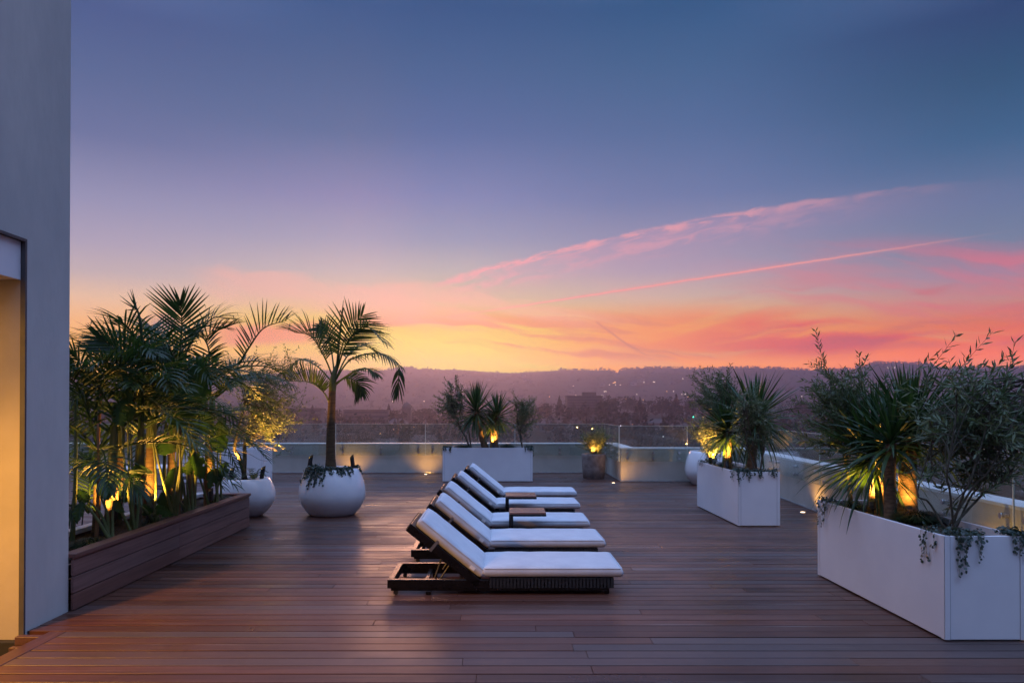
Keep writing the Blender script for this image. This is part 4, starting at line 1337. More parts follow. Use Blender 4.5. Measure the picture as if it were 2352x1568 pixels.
def frond(parent, pts, rnd, ll=0.42, n=34, droop=0.25, vee=0.35, start=0.16, lw=0.011, roll=0.0, flat=None, sweep=0.55, mat='palm', stiff=1.0):
    """pinnate palm leaf on the midrib given by pts"""
    c = bez(pts, 40)
    n = int(n * (.8 if parent is pal else .66)); lw = lw * (.95 if parent is pal else .98); ll *= 1.12
    L = sum((c[i + 1] - c[i]).length for i in range(40))
    mb = MB()
    mb.tube(c, [0.013 * (1 - i / 40) ** 0.8 + 0.0022 for i in range(41)], 6)
    rb = mb
    for side in (-1, 1):
        for k in range(n):
            s = start + (1 - start) * (k + 0.5 + rnd.uniform(-.25, .25)) / n
            i = min(39, int(s * 40)); f = s * 40 - i
            p = c[i].lerp(c[i + 1], f)
            t = (c[i + 1] - c[i]).normalized()
            b = t.cross(Vector((0, 0, 1)))
            b = b.normalized() if b.length > 0.15 else (flat or Vector((1, 0, 0)))
            if flat is not None:
                b = (flat - t * flat.dot(t)).normalized()
            nn = b.cross(t).normalized()
            ca, sa = math.cos(roll), math.sin(roll)
            b2 = b * ca + nn * sa; n2 = nn * ca - b * sa
            u = (s - start) / (1 - start)
            ln = ll * (0.45 + 1.1 * u) if u < 0.5 else ll * (1.0 - 0.62 * ((u - 0.5) * 2) ** 1.6)
            ln = max(0.06, ln) * rnd.uniform(0.88, 1.1)
            sw = sweep + 0.8 * u ** 2
            d = (b2 * side * math.cos(sw) + t * math.sin(sw) + n2 * vee * rnd.uniform(.7, 1.3)).normalized()
            pp = [p]; q = p.copy(); dd = d.copy()
            m_ = 4
            for j in range(m_):
                dd = (dd + G * (droop * rnd.uniform(.6, 1.4)) * (j + 0.4) / m_).normalized()
                q = q + dd * ln / m_
                pp.append(q.copy())
            if rnd.random() < 0.08:
                pp[-1] = pp[-2] + (G + d * .3).normalized() * ln / m_
            strip(mb, pp, [lw * .55, lw, lw * .9, lw * .6, lw * .06], n2.cross(d), 0.3)
    return mb.build('frond', M[mat], parent)
def rnd_frond(parent, c, azm, elv, L, rnd, sag=0.6, **kw):
    L *= 1.18
    d = Vector((math.sin(azm) * math.cos(elv), math.cos(azm) * math.cos(elv), math.sin(elv)))
    h = Vector((d.x, d.y, 0)); h = h.normalized() if h.length > .01 else Vector((1, 0, 0))
    pts = [c, c + d * L * .33, c + d * L * .64 + G * L * sag * .16 + h * L * .02, c + d * L * .9 + G * L * sag * .5 + h * L * .03]
    return frond(parent, pts, rnd, **kw)
def ringed_trunk(parent, pts, r0, r1, mat, name='trunk', bulge=1.3, n=14, rings=22):
    c = bez(pts, rings * 2)
    rr = []
    for i in range(len(c)):
        s = i / (len(c) - 1)
        r = r0 + (r1 - r0) * s
        r *= 1 + (bulge - 1) * math.exp(-(s / 0.13) ** 2)
        if i % 2 == 0: r *= 1.035
        rr.append(r)
    mb = MB(); mb.tube(c, rr, n)
    return mb.build(name, mat, parent, True)

# ---- the palm in the globe pot; fronds measured one by one
q4 = lambda x, y, Y: at((500 + x / 2.6125) / 1.0884, (730 + y / 2.6125) / 1.0884, Y)
rnd = random.Random(3)
YP = P2[1]
pal = thing('king_palm', 'single palm with feathery fronds in the white globe pot', 'palm tree', (P2[0], P2[1], 0.66))
ringed_trunk(pal, [q4(855, 1160, YP), q4(853, 1000, YP), q4(858, 800, YP), q4(864, 640, YP)], 0.072, 0.052, M['palmbark'], bulge=1.18)
mb = MB(); cc = bez([q4(864, 645, YP), q4(868, 580, YP), q4(880, 520, YP), q4(893, 470, YP)], 10)
mb.tube(cc, [0.054, 0.058, 0.058, 0.054, 0.05, 0.045, 0.04, 0.034, 0.028, 0.02, 0.012], 12); mb.build('crownshaft', M['shaft'], pal, True)
H = [  # pts, leaflet length, leaflets, droop, vee, flat
 ([(890, 520, 0), (915, 400, -.02), (960, 265, -.06), (1060, 150, -.15)], .56, 30, .05, .2, Vector((.75, .5, -.3)), .3),
 ([(885, 540, 0), (960, 330, -.1), (1080, 225, -.2), (1200, 330, -.3)], .42, 30, .25, .25, None, .5),
 ([(880, 580, 0), (985, 440, -.12), (1170, 400, -.25), (1305, 480, -.35)], .36, 30, .75, .1, None, .5),
 ([(1300, 500, -.1), (1300, 520, -.12), (1295, 600, -.14), (1288, 640, -.14)], .30, 12, .5, .1, Vector((.9, .4, 0)), .9),
 ([(880, 610, 0), (950, 560, .15), (1030, 590, .3), (1055, 660, .4)], .33, 24, .35, .15, Vector((.8, .5, .3)), .6),
 ([(880, 600, 0), (990, 530, -.2), (1090, 500, -.4), (1150, 540, -.5)], .26, 26, .5, .15, None, .5),
 ([(868, 560, 0), (815, 430, -.1), (725, 290, -.2), (610, 262, -.3)], .60, 32, .2, .35, None, .45),
 ([(848, 725, 0), (800, 645, -.15), (710, 588, -.25), (560, 580, -.35)], .36, 32, .0, 1.1, None, .35),
 ([(880, 560, 0), (860, 400, .15), (830, 290, .3), (790, 225, .4)], .34, 26, .3, .2, Vector((.8, -.3, -.2)), .5),
 ([(866, 590, 0), (760, 480, .2), (650, 440, .4), (560, 520, .5)], .34, 26, .4, .15, None, .5),
 ([(885, 570, 0), (960, 420, .2), (1060, 350, .4), (1150, 390, .5)], .34, 26, .35, .2, None, .5),
]
for pts, ll, n, dr, ve, fl, sw in H:
    frond(pal, [q4(x, y, YP + o) for x, y, o in pts], rnd, ll, n, dr, ve, 0.3 if n > 12 else 0.0, 0.0135, 0, fl, sw)
mb = MB(); cc = bez([q4(893, 480, YP), q4(905, 360, YP), q4(920, 200, YP), q4(936, 52, YP)], 12)
mb.tube(cc, [0.016, 0.016, 0.015, .015, .014, .014, .013, .015, .016, .014, .010, .006, .003], 8); mb.build('spear_leaf', M['palm'], pal, True)

# ---- palms and paddle-leaved plants in the wooden planter
c1 = lambda x, y, Y: at((170 + x / 6.272) / 1.0884, (1080 + y / 6.272) / 1.0884, Y)
c2 = lambda x, y, Y: at((170 + x / 4.355) / 1.0884, (720 + y / 4.355) / 1.0884, Y)
c6 = lambda x, y, Y: at((380 + x / 4.612) / 1.0884, (720 + y / 4.612) / 1.0884, Y)
cb = lambda x, y, Z: at((150 + x / 3.485) / 1.0884, (950 + y / 3.485) / 1.0884, None, Z)
def palm(label, base, top, r, shaft=0.35):
    b = Vector(base); tp = Vector(top)
    t = thing('king_palm', label, 'palm tree', b, 'palms in the wooden planter')
    m_ = b.lerp(tp, .5) + Vector((0.01, 0.01, 0))
    k = 0.55
    ringed_trunk(t, [b - Vector((0, 0, .03)), b.lerp(tp, .25) + Vector((.006, 0, 0)), b.lerp(tp, k)], r * 1.1, r * .95, M['palmbark'], bulge=1.25, n=12, rings=12)
    mb = MB(); cc = bez([b.lerp(tp, k - .01), b.lerp(tp, .8), tp], 8)
    mb.tube(cc, [r * 1.0, r * 1.12, r * 1.08, r, r * .92, r * .82, r * .7, r * .6, r * .45], 10); mb.build('crownshaft', M['shaft'], t, True)
    return t
rnd = random.Random(21)
pa = palm('leftmost palm in the planter, yellow-lit stem against the grey wall', (-3.84, 6.93, .38), (-3.80, 6.9, 1.25), .034)
frond(pa, [c2(300, 1500, 6.9), c2(330, 1150, 6.9), c2(430, 960, 6.85), c2(640, 810, 6.75)], rnd, .34, 26, .1, .5, .2)
frond(pa, [c2(260, 1560, 6.9), c2(190, 1150, 6.8), c2(130, 830, 6.7), c2(-60, 640, 6.6)], rnd, .34, 34, .25, .2, .2, flat=Vector((.85, -.3, .35)))
frond(pa, [c1(330, 1200, 6.9), c1(345, 850, 6.9), c1(350, 620, 6.95), c1(330, 420, 7.0)], rnd, .24, 26, .2, .25, .12, flat=Vector((1, .2, .1)))
frond(pa, [c1(900, 640, 6.7), c1(760, 585, 6.62), c1(450, 470, 6.5), c1(60, 400, 6.4)], rnd, .32, 26, .75, .0, .05)
frond(pa, [c1(330, 1250, 6.9), c1(250, 1180, 6.8), c1(140, 1150, 6.7), c1(20, 1260, 6.6)], rnd, .3, 24, .6, .1, .1)
for k in range(3):
    rnd_frond(pa, Vector((-3.8, 6.9, 1.2)), rnd.uniform(1.0, 4.5), rnd.uniform(.5, 1.1), rnd.uniform(.9, 1.2), rnd, ll=.32, n=26)
pb = palm('second palm from the wall, with a bright yellow-green lit stem', (-3.70, 6.88, .38), (-3.66, 6.95, 1.55), .040)
frond(pb, [c2(820, 1450, 6.95), c2(790, 1000, 6.9), c2(600, 700, 6.85), c2(330, 545, 6.8), ], rnd, .36, 26, .06, .4, .3, 0.0125, flat=Vector((.3, .2, .9)))
frond(pb, [c2(700, 1400, 6.9), c2(560, 800, 6.95), c2(430, 580, 6.95), c2(20, 540, 6.95)], rnd, .36, 24, .12, .3, .3, 0.0125)
for k in range(4):
    rnd_frond(pb, Vector((-3.66, 6.95, 1.5)), -1.2 + k * 1.5 + rnd.uniform(-.3, .3), rnd.uniform(.2, 1.0), rnd.uniform(.9, 1.2), rnd, sag=.8, ll=.34, n=28)
mb = MB(); cc = bez([c2(830, 1100, 7.2), c2(800, 520, 7.2), c2(765, 280, 7.2), c2(700, 130, 7.2)], 12)
mb.tube(cc, [.012, .012, .013, .014, .016, .017, .016, .014, .012, .009, .006, .004, .003], 8); mb.build('spear_leaf', M['palm'], pb, True)
mb = MB()
for a in ((560, 130), (555, 75), (640, 40), (690, 5), (610, 240), (690, 235), (670, 10)):
    e0, e1 = c2(745, 230, 7.2), c2(a[0], a[1], 7.2)
    strip(mb, [e0, e0.lerp(e1, .5), e1], [.006, .006, .001], Vector((.3, .2, .9)))
mb.build('spear_tip', M['palm'], pb)
pc = palm('palm with the stout dark stem near the left end', (-3.60, 7.22, .38), (-3.58, 7.3, 1.5), .042)
frond(pc, [c1(820, 1350, 7.1), c1(815, 900, 6.95), c1(850, 640, 6.8), c1(1150, 980, 6.6)], rnd, .36, 26, .6, .0, .3)
for k in range(7):
    rnd_frond(pc, Vector((-3.58, 7.3, 1.45)), k * .93 + .4, rnd.uniform(.1, 1.2), rnd.uniform(.95, 1.35), rnd, sag=.75, ll=.36, n=30)
pd = palm('palm with the bright orange lit stem in the middle of the planter', (-3.73, 7.74, .38), (-3.70, 7.8, 1.85), .050)
frond(pd, [c2(1180, 1450, 7.8), c2(1210, 800, 7.8), c2(1238, 420, 7.8), c2(1218, 160, 7.75)], rnd, .42, 25, .03, .15, .42, .0125, flat=Vector((1, .25, 0)), sweep=.55)
frond(pd, [c2(1150, 1450, 7.8), c2(1180, 900, 7.7), c2(1050, 560, 7.5), c2(1000, 680, 7.4)], rnd, .34, 28, .4, .2, .2)
for k in range(8):
    rnd_frond(pd, Vector((-3.70, 7.8, 1.8)), k * .8 + .2, .25 + .9 * rnd.random(), rnd.uniform(1.0, 1.35), rnd, sag=.7, ll=.38, n=30)
pe = palm('palm behind the paddle leaves in the middle of the planter', (-3.78, 8.35, .38), (-3.74, 8.4, 2.0), .040)
for k in range(10):
    rnd_frond(pe, Vector((-3.74, 8.4, 1.95)), k * 2.4 + .6, .1 + 1.1 * ((k * .37) % 1), rnd.uniform(1.0, 1.3), rnd, sag=.7, ll=.38, n=30)
frond(pe, [c6(120, 1400, 8.2), c6(350, 1240, 8.0), c6(650, 1250, 7.8), c6(930, 1480, 7.6)], rnd, .36, 30, .8, .0, .1)
pf = palm('palm with the reddish stem in the right half of the planter', (-3.70, 8.78, .38), (-3.66, 8.85, 1.9), .042)
frond(pf, [c6(600, 1350, 8.85), c6(660, 800, 8.85), c6(640, 560, 8.85), c6(930, 420, 8.8)], rnd, .42, 30, .2, .25, .25)
frond(pf, [c6(1000, 880, 8.9), c6(1120, 680, 8.9), c6(1290, 460, 8.9), c6(1560, 370, 8.85)], rnd, .40, 30, .1, .6, .1, flat=None)
for k in range(8):
    rnd_frond(pf, Vector((-3.66, 8.85, 1.85)), k * .8, .1 + 1.0 * rnd.random(), rnd.uniform(.95, 1.25), rnd, sag=.7, ll=.36, n=30)
pg = palm('rightmost palm in the planter, beside the white bowl pot', (-3.72, 9.3, .38), (-3.68, 9.35, 1.75), .040)
frond(pg, [c6(620, 1300, 9.3), c6(950, 1060, 9.25), c6(1270, 985, 9.2), c6(1640, 1120, 9.1)], rnd, .34, 32, .7, .05, .15)
for k in range(7):
    rnd_frond(pg, Vector((-3.68, 9.35, 1.7)), k * .9 + .3, .0 + 1.1 * rnd.random(), rnd.uniform(.9, 1.15), rnd, sag=.75, ll=.34, n=28)

ph = palm('palm at the back of the planter between the dark and the orange stems', (-3.90, 7.45, .38), (-3.88, 7.5, 1.7), .036)
for k in range(9):
    rnd_frond(ph, Vector((-3.88, 7.5, 1.65)), k * .75 + .1, -.1 + 1.2 * ((k * .61) % 1), rnd.uniform(1.0, 1.25), rnd, sag=.8, ll=.36, n=30)
pi_ = palm('short palm at the back of the planter near its middle', (-3.92, 8.1, .38), (-3.9, 8.15, 1.25), .032)
for k in range(9):
    rnd_frond(pi_, Vector((-3.9, 8.15, 1.2)), k * .75 + .5, -.1 + 1.2 * ((k * .61) % 1), rnd.uniform(.9, 1.15), rnd, sag=.9, ll=.34, n=30)
pj = palm('short palm at the back of the planter near the bowl pot', (-3.92, 9.2, .38), (-3.88, 9.25, 1.3), .032)
for k in range(4):
    rnd_frond(pj, Vector((-3.88, 9.25, 1.25)), k * .82 + .2, 0 + 1.1 * ((k * .61) % 1), rnd.uniform(.9, 1.1), rnd, sag=.9, ll=.34, n=30)

# the thicket: lower and inner fronds that fill the planter from end to end
fill = random.Random(404)
for o_, cx_, cy_, z0_, z1_ in ((pa, -3.8, 6.9, 1.15, 1.3), (pb, -3.68, 6.93, 1.3, 1.6), (pc, -3.59, 7.28, 1.25, 1.5), (ph, -3.88, 7.5, 1.1, 1.8), (pd, -3.71, 7.78, 1.2, 1.85),
                               (pe, -3.75, 8.38, 1.2, 2.0), (pf, -3.67, 8.83, 1.1, 1.9)):
    for k in range(4):
        z = fill.uniform(z0_, z1_)
        rnd_frond(o_, Vector((cx_, cy_, z)), fill.uniform(0, 6.28), fill.uniform(.15, 1.2), fill.uniform(.8, 1.2), fill, sag=fill.uniform(.5, 1.0), ll=fill.uniform(.28, .38), n=34)
def paddle(mb_list, parent, base, tip0, tip1, w, rnd, sag=.3):
    """long stalk from base to tip0, broad blade from tip0 to tip1"""
    base, a, b = Vector(base), Vector(tip0), Vector(tip1)
    mb = MB()
    st = bez([base, base.lerp(a, .5) + Vector((rnd.uniform(-.03, .03), rnd.uniform(-.03, .03), .05)), a], 10)
    mb.tube(st, [.017 - .0009 * i for i in range(11)], 8)
    mb.k = 1
    d = b - a; L = d.length
    side = d.cross(Vector((rnd.uniform(-.4, .4), -1, rnd.uniform(-.2, .5)))).normalized()
    nn = side.cross(d.normalized())
    n = 16
    mid = [a.lerp(b, i / n) + G * sag * L * (i / n) ** 2 * .5 for i in range(n + 1)]
    vs, fs = [], []
    cols = 4
    for i, p in enumerate(mid):
        s = i / n
        ww = w * (math.sin(math.pi * min(1, s * 1.02) ** .72)) ** .75 if 0 < s < 1 else 0.004
        for j in range(-cols, cols + 1):
            k = j / cols
            vs.append(p + side * ww * k + nn * ww * (0.35 * abs(k) - .15 * k * k) + nn * .008 * math.sin(s * 38 + k * 2) * abs(k) + G * abs(k) ** 2 * ww * .25)
    m_ = 2 * cols + 1
    for i in range(n):
        torn = rnd.random() < .12
        for j in range(2 * cols):
            if torn and (j == 0 or j == 2 * cols - 1 or j == 1): continue
            q = i * m_ + j
            fs.append((q, q + 1, q + m_ + 1, q + m_))
    mb.add(vs, fs)
    return mb.build('leaf', [M['stalk'], M['bird']], parent, True)
rnd = random.Random(8)
def bird(label, base, leaves):
    t = thing('paddle_leaf_plant', label, 'plant', base, 'paddle-leaved plants in the wooden planter')
    b = Vector(base); b.x = -3.47; b.y -= .15
    for (t0, t1, w) in leaves:
        paddle(None, t, b + Vector((rnd.uniform(-.05, .05), rnd.uniform(-.05, .05), 0)), t0, t1, w, rnd)
bird('paddle-leaved plant with one broad upright leaf beside the left palms', (-3.75, 7.1, .38), [
    (c2(650, 1450, 6.82), c2(650, 940, 6.82), .11), (c2(580, 1500, 6.72), c2(540, 1230, 6.72), .07), (c1(1240, 650, 7.02), c1(1060, 430, 6.92), .12), (c1(520, 760, 6.72), c1(400, 640, 6.72), .06)])
bird('paddle-leaved plant with dark overlapping leaves in the planter middle', (-3.66, 7.95, .38), [
    (c2(900, 1400, 7.52), c2(920, 1080, 7.52), .13), (c2(1200, 1500, 7.42), c2(1260, 1000, 7.42), .15), (c6(500, 1330, 7.62), c6(560, 720, 7.62), .17), (c6(300, 1350, 7.72), c6(390, 980, 7.72), .13)])
bird('paddle-leaved plant with yellow-green lit leaves right of the orange stem', (-3.68, 8.30, .38), [
    (cb(950, 620, .9) if False else at(395, 1040, 8.02), at(372, 985, 7.97), .12), (at(412, 1070, 8.02), at(385, 1120, 7.92), .09), (at(445, 1040, 8.22), at(470, 1090, 8.12), .10), (at(430, 1090, 8.02), at(435, 1050, 8.02), .07), (at(372, 1130, 7.92), at(398, 1178, 7.82), .09)])
bird('paddle-leaved plant at the right end of the planter', (-3.7, 9.05, .38), [
    (at(470, 1000, 8.82), at(455, 905, 8.82), .14), (at(500, 1040, 8.92), at(512, 940, 8.92), .12), (at(497, 1075, 8.92), at(480, 1115, 8.82), .08), (at(425, 1000, 8.62), at(438, 900, 8.62), .14), (at(520, 1060, 9.02), at(508, 1100, 8.92), .07)])
bird('small low paddle-leaved plant at the front edge of the planter', (-3.55, 7.6, .38), [
    (at(345, 1180, 7.32), at(330, 1150, 7.32), .06), (at(358, 1165, 7.32), at(398, 1172, 7.22), .06), (at(300, 1150, 7.12), at(283, 1110, 7.02), .07)])
bird('small lit paddle-leaved plant at the wall end of the planter', (-3.6, 6.7, .38), [
    (at(205, 1150, 6.52), at(180, 1115, 6.52), .07), (at(232, 1140, 6.52), at(262, 1100, 6.52), .08), (at(188, 1150, 6.42), at(178, 1195, 6.32), .06), (at(262, 1150, 6.62), at(288, 1168, 6.52), .05)])


# slim bare stems between the palms
for i, (x, y, h_, r_) in enumerate([(-3.62, 6.55, 1.1, .016), (-3.88, 6.62, 1.3, .02), (-3.55, 7.02, 1.0, .013), (-3.93, 7.15, 1.4, .02), (-3.60, 7.62, 1.15, .014), (-3.84, 7.9, 1.5, .024), (-3.56, 8.12, 1.2, .015),
                                    (-3.9, 8.5, 1.4, .022), (-3.58, 8.6, 1.1, .014), (-3.62, 9.0, 1.3, .02), (-3.9, 8.95, 1.3, .018), (-3.58, 9.42, 1.0, .014)]):
    o_ = (pa, pa, pb, pc, pc, pd, pe, pe, pf, pf, pg, pg)[i]
    mb = MB(); cc = bez([(x, y, .36), (x + rnd.uniform(-.03, .03), y + .01, .36 + h_ * .5), (x + rnd.uniform(-.1, .1), y + rnd.uniform(-.05, .05), .36 + h_)], 10)
    mb.tube(cc, [r_ * (1.15 - .06 * k) for k in range(11)], 9); mb.build('side_stem', M['stalk'] if i % 3 else M['dry'], o_, True)

# ---- olives
def olive(name, label, base, c, rx, ry, rz, nt, rnd, stems=2, leaf=0.05, lw=0.0065, lean=(0, 0, 0.9), group=None, mat='olive', cat='tree', trunk_r=0.018, perl=16, shoot=(.14, .30), spread=.45, lamp=None):
    base = Vector(base); c = Vector(c)
    nt = int(nt * .62); leaf *= 1.12; lw *= 1.05
    t = thing(name, label, cat, base, group)
    tw, lf = MB(), MB()
    hub = []
    for s in range(stems):
        o = Vector((rnd.uniform(-1, 1) * rx, rnd.uniform(-1, 1) * ry, rnd.uniform(-.2, .5) * rz)) * spread
        b = base + Vector((rnd.uniform(-.04, .04), rnd.uniform(-.03, .03), -.02)) * (0 if stems == 1 else 1)
        mid = b.lerp(c + o, .45) + o * .35 + Vector((rnd.uniform(-.05, .05), rnd.uniform(-.05, .05), 0))
        pts = bez([b, b.lerp(mid, .6) + Vector((0, 0, .04)), mid, c + o, c + o * 1.12 + Vector((0, 0, rz * .25))], 14)
        tr = trunk_r * rnd.uniform(.7, 1.0)
        tw.tube(pts, [tr * (1 - i / 14) ** .7 + .003 for i in range(15)], 7)
        hub += pts[5:]
    lean = Vector(lean)
    for k in range(nt):
        while True:
            p = Vector((rnd.uniform(-1, 1), rnd.uniform(-1, 1), rnd.uniform(-1, 1)))
            if p.length < 1 and p.length > rnd.random() * .75: break
        lump = .82 + .75 * noise.noise(Vector((p.x * 1.7, p.y * 1.7, p.z * 1.7)) + base)
        e = c + Vector((p.x * rx, p.y * ry, p.z * rz)) * lump
        h = min(rnd.sample(hub, min(6, len(hub))), key=lambda q: (q - e).length + max(0, q.z - e.z))
        L = rnd.uniform(*shoot) * (.7 + 1.5 * rx)
        d = (Vector((p.x, p.y, p.z * .6)) * .9 + lean + Vector((rnd.gauss(0, .35), rnd.gauss(0, .35), rnd.gauss(0, .35)))).normalized()
        tip = e + d * L * .5
        st = e - d * L * .5
        mid = h.lerp(st, .5) + Vector((rnd.gauss(0, .03), rnd.gauss(0, .03), .03))
        cc = bez([h, mid, st, tip + G * L * .06], 9)
        tw.tube(cc, [.0042 * (1 - i / 9) + .0011 for i in range(10)], 4, False)
        for j in range(perl):
            s = .45 + .55 * (j + .5) / perl
            i = min(8, int(s * 9)); f = s * 9 - i
            q = cc[i].lerp(cc[i + 1], f)
            ax = (cc[i + 1] - cc[i]).normalized()
            a0 = ax.orthogonal().normalized(); a0.rotate(Matrix.Rotation(j * 1.57 + rnd.uniform(-.5, .5), 3, ax))
            if lamp and (q - Vector(lamp[:3])).length < lamp[3]: continue
            for sg in (1, -1):
                ld = (ax * rnd.uniform(.55, 1.0) + a0 * sg * rnd.uniform(.5, .9)).normalized()
                ll = leaf * rnd.uniform(.65, 1.15)
                wd = ld.cross(Vector((rnd.gauss(0, 1), rnd.gauss(0, 1), rnd.gauss(0, 1)))).normalized() * lw * rnd.uniform(.8, 1.2)
                nn = ld.cross(wd) * .35
                m1 = q + ld * ll * .45
                lf.add([q, m1 - wd + nn, q + ld * ll, m1 + wd + nn], [(0, 2, 1), (0, 3, 2)])
    tw.build('trunk', M['bark'], t, True)
    lf.build('crown', M[mat], t)
    return t
rnd = random.Random(31)
olive('olive_tree', 'warmly lit olive tree in the white bowl pot behind the palm planter', (P1[0], P1[1], .52), (-3.40, 10.75, 1.70), .62, .5, .78, 330, rnd, 2, .05, .007, (0.1, 0, .5), trunk_r=.035, perl=13, lamp=(P1[0] + .3, P1[1] - .12, .85, .26))
olive('olive_tree', 'slender olive tree at the left end of the far planter', (-0.56, 16.0, .69), (-0.98, 16.0, 1.72), .37, .3, .58, 170, rnd, 2, .05, .007, (-.3, 0, .6), trunk_r=.018)
olive('olive_tree', 'slender olive tree at the right end of the far planter', (0.555, 16.0, .69), (0.62, 16.0, 1.50), .40, .3, .40, 150, rnd, 2, .05, .007, (.1, 0, .6), trunk_r=.018)
olive('olive_tree', 'feathery olive tree at the back of the middle planter', (3.5, 11.2, .70), (3.44, 11.1, 1.76), .44, .36, .44, 200, rnd, 2, .058, .007, (-.35, 0, .75), trunk_r=.02)
olive('olive_tree', 'olive branches trailing over the front of the middle planter', (3.62, 10.05, .70), (3.58, 10.05, 1.42), .30, .26, .52, 170, rnd, 3, .055, .0068, (.1, -.1, .2), trunk_r=.014)
olive('olive_tree', 'grey-green olive tree at the far end of the right front planter', (3.3, 6.72, .68), (3.22, 6.72, 1.62), .44, .36, .54, 210, rnd, 2, .06, .0068, (-.25, 0, .7), trunk_r=.014, perl=18)
olive('olive_tree', 'large olive tree at the near end of the right front planter', (3.46, 5.52, .68), (3.78, 5.58, 1.47), .56, .45, .56, 270, rnd, 6, .078, .0082, (.55, 0, .3), trunk_r=.008, perl=16, shoot=(.18, .34), spread=.9)
olive('olive_bush', 'brightly lit olive bush in the brown concrete pot', (P4[0], P4[1], .52), (P4[0] + .03, P4[1], .86), .36, .32, .30, 260, rnd, 5, .045, .007, (0, 0, .7), cat='bush', trunk_r=.01, lamp=(P4[0] - .02, P4[1] - .2, .68, .16))
olive('olive_bush', 'brightly lit bush in the white globe pot in the railing corner', (P3[0], P3[1], .67), (P3[0] + .0, P3[1], 1.08), .42, .36, .42, 280, rnd, 5, .045, .007, (0, 0, .8), cat='bush', trunk_r=.01, lamp=(P3[0] - .1, P3[1] - .3, .83, .2))
olive('olive_bush', 'small bush lit from below at the back of the middle planter', (3.42, 11.5, .70), (3.42, 11.5, .95), .18, .2, .2, 50, rnd, 3, .045, .007, (0, 0, .8), cat='bush', trunk_r=.008)

# ---- yuccas
def sword(mb, c, d, L, w, rnd, droop):
    pts = [c]; q = Vector(c); dd = Vector(d)
    n = 6
    for j in range(n):
        dd = (dd + G * droop * ((j + .3) / n) ** 1.2).normalized()
        q = q + dd * L / n; pts.append(q.copy())
    side = d.cross(Vector((0, 0, 1)))
    side = side.normalized() if side.length > .05 else Vector((1, 0, 0))
    side.rotate(Matrix.Rotation(rnd.uniform(-.5, .5), 3, d))
    strip(mb, pts, [w * .75, w, w, w * .92, w * .7, w * .4, w * .03], side, .35)
def yucca(label, stems, rnd, group):
    """stems: (base, crown point, trunk radius, leaf length, leaf count, half width, lean)"""
    t = thing('yucca', label, 'yucca', stems[0][0], group)
    for (b, c, r, L, n, w, lean) in stems:
        b, c = Vector(b), Vector(c)
        pts = [b - Vector((0, 0, .03)), b.lerp(c, .5) + Vector((rnd.uniform(-.02, .02), 0, 0)), c]
        ringed_trunk(t, pts, r * 1.15, r, M['yuccabark'], bulge=1.2, n=12, rings=12)
        mb = MB()
        lean = Vector(lean)
        for k in range(n):
            s = (k + .5) / n
            th_ = 0.06 + 2.35 * s ** .85 + rnd.uniform(-.08, .08)
            ph = k * 2.39996 + rnd.uniform(-.15, .15)
            d = Vector((math.sin(th_) * math.cos(ph), math.sin(th_) * math.sin(ph), math.cos(th_)))
            d = (d + lean * .5).normalized()
            o = c + Vector((0, 0, .10 - .16 * s)) + d * .02
            sword(mb, o, d, L * rnd.uniform(.8, 1.08) * (1 - .18 * (1 - s) if s < .2 else 1), w * rnd.uniform(.85, 1.1), rnd, (.05 + .75 * max(0, s - .35)) * rnd.uniform(.5, 1.5))
        mb.build('leaf_rosette', M['yucca'], t)
    return t
rnd = random.Random(77)
yucca('large three-stemmed yucca in the right front planter', [
    ((3.42, 6.50, .68), (3.37, 6.46, 1.14), .060, .72, 150, .0155, (-.55, -.15, .1)),
    ((3.31, 6.08, .68), (3.31, 6.06, 1.30), .042, .52, 70, .0155, (-.25, .1, .7)),
    ((3.565, 6.27, .68), (3.59, 6.27, 1.36), .066, .66, 150, .018, (.15, .1, .75))], rnd, 'yuccas in white planters')
yucca('wide-headed yucca in the middle planter', [
    ((3.44, 10.75, .69), (3.42, 10.7, 1.24), .05, .58, 120, .016, (-.35, -.1, 0)),
    ((3.66, 10.45, .69), (3.74, 10.45, 1.42), .06, .80, 120, .021, (.35, 0, .1))], rnd, 'yuccas in white planters')
yucca('three-headed yucca in the middle of the far planter', [
    ((-0.23, 16.0, .69), (-0.44, 16.0, 1.50), .062, .76, 170, .017, (-.12, 0, .1)),
    ((-0.02, 16.0, .69), (0.02, 16.0, 1.40), .058, .60, 130, .016, (.12, 0, .05)),
    ((-0.1, 15.92, .69), (-0.11, 15.9, 1.22), .040, .46, 70, .014, (0, -.1, 0))], rnd, 'yuccas in white planters')

# ---- mondo grass mounds, trailing silver leaves, ferns
def mound(label, c, r, h, n, rnd, group='dark grass clumps in the planters'):
    t = thing('grass_clump', label, 'grass clump', c, group)
    mb = MB(); c = Vector(c)
    for k in range(n):
        a = rnd.uniform(0, 6.283); s = math.sqrt(rnd.random())
        b = c + Vector((math.cos(a) * r * .45 * s, math.sin(a) * r * .45 * s, -.01))
        d = Vector((math.cos(a) * s, math.sin(a) * s, rnd.uniform(.5, 1.1))).normalized()
        L = h * rnd.uniform(.9, 1.5)
        p1 = b + d * L * .55; p2 = p1 + (d + G * 1.0 + Vector((math.cos(a), math.sin(a), 0)) * .9).normalized() * L * .5
        strip(mb, [b, p1, p2], [.004, .004, .0006], Vector((-math.sin(a), math.cos(a), 0)), .1)
    mb.build('blades', M['grass'], t)
    return t
rnd = random.Random(13)
mound('grass clump left of the yucca stems in the far planter', (-.72, 15.95, .70), .24, .15, 420, rnd)
mound('grass clump right of the yucca stems in the far planter', (.24, 15.95, .70), .22, .16, 420, rnd)
mound('grass clump in front of the stout yucca stem in the right front planter', (3.40, 5.84, .68), .22, .13, 700, rnd)
mound('grass clump at the foot of the near olive stems', (3.53, 5.95, .68), .16, .11, 400, rnd)
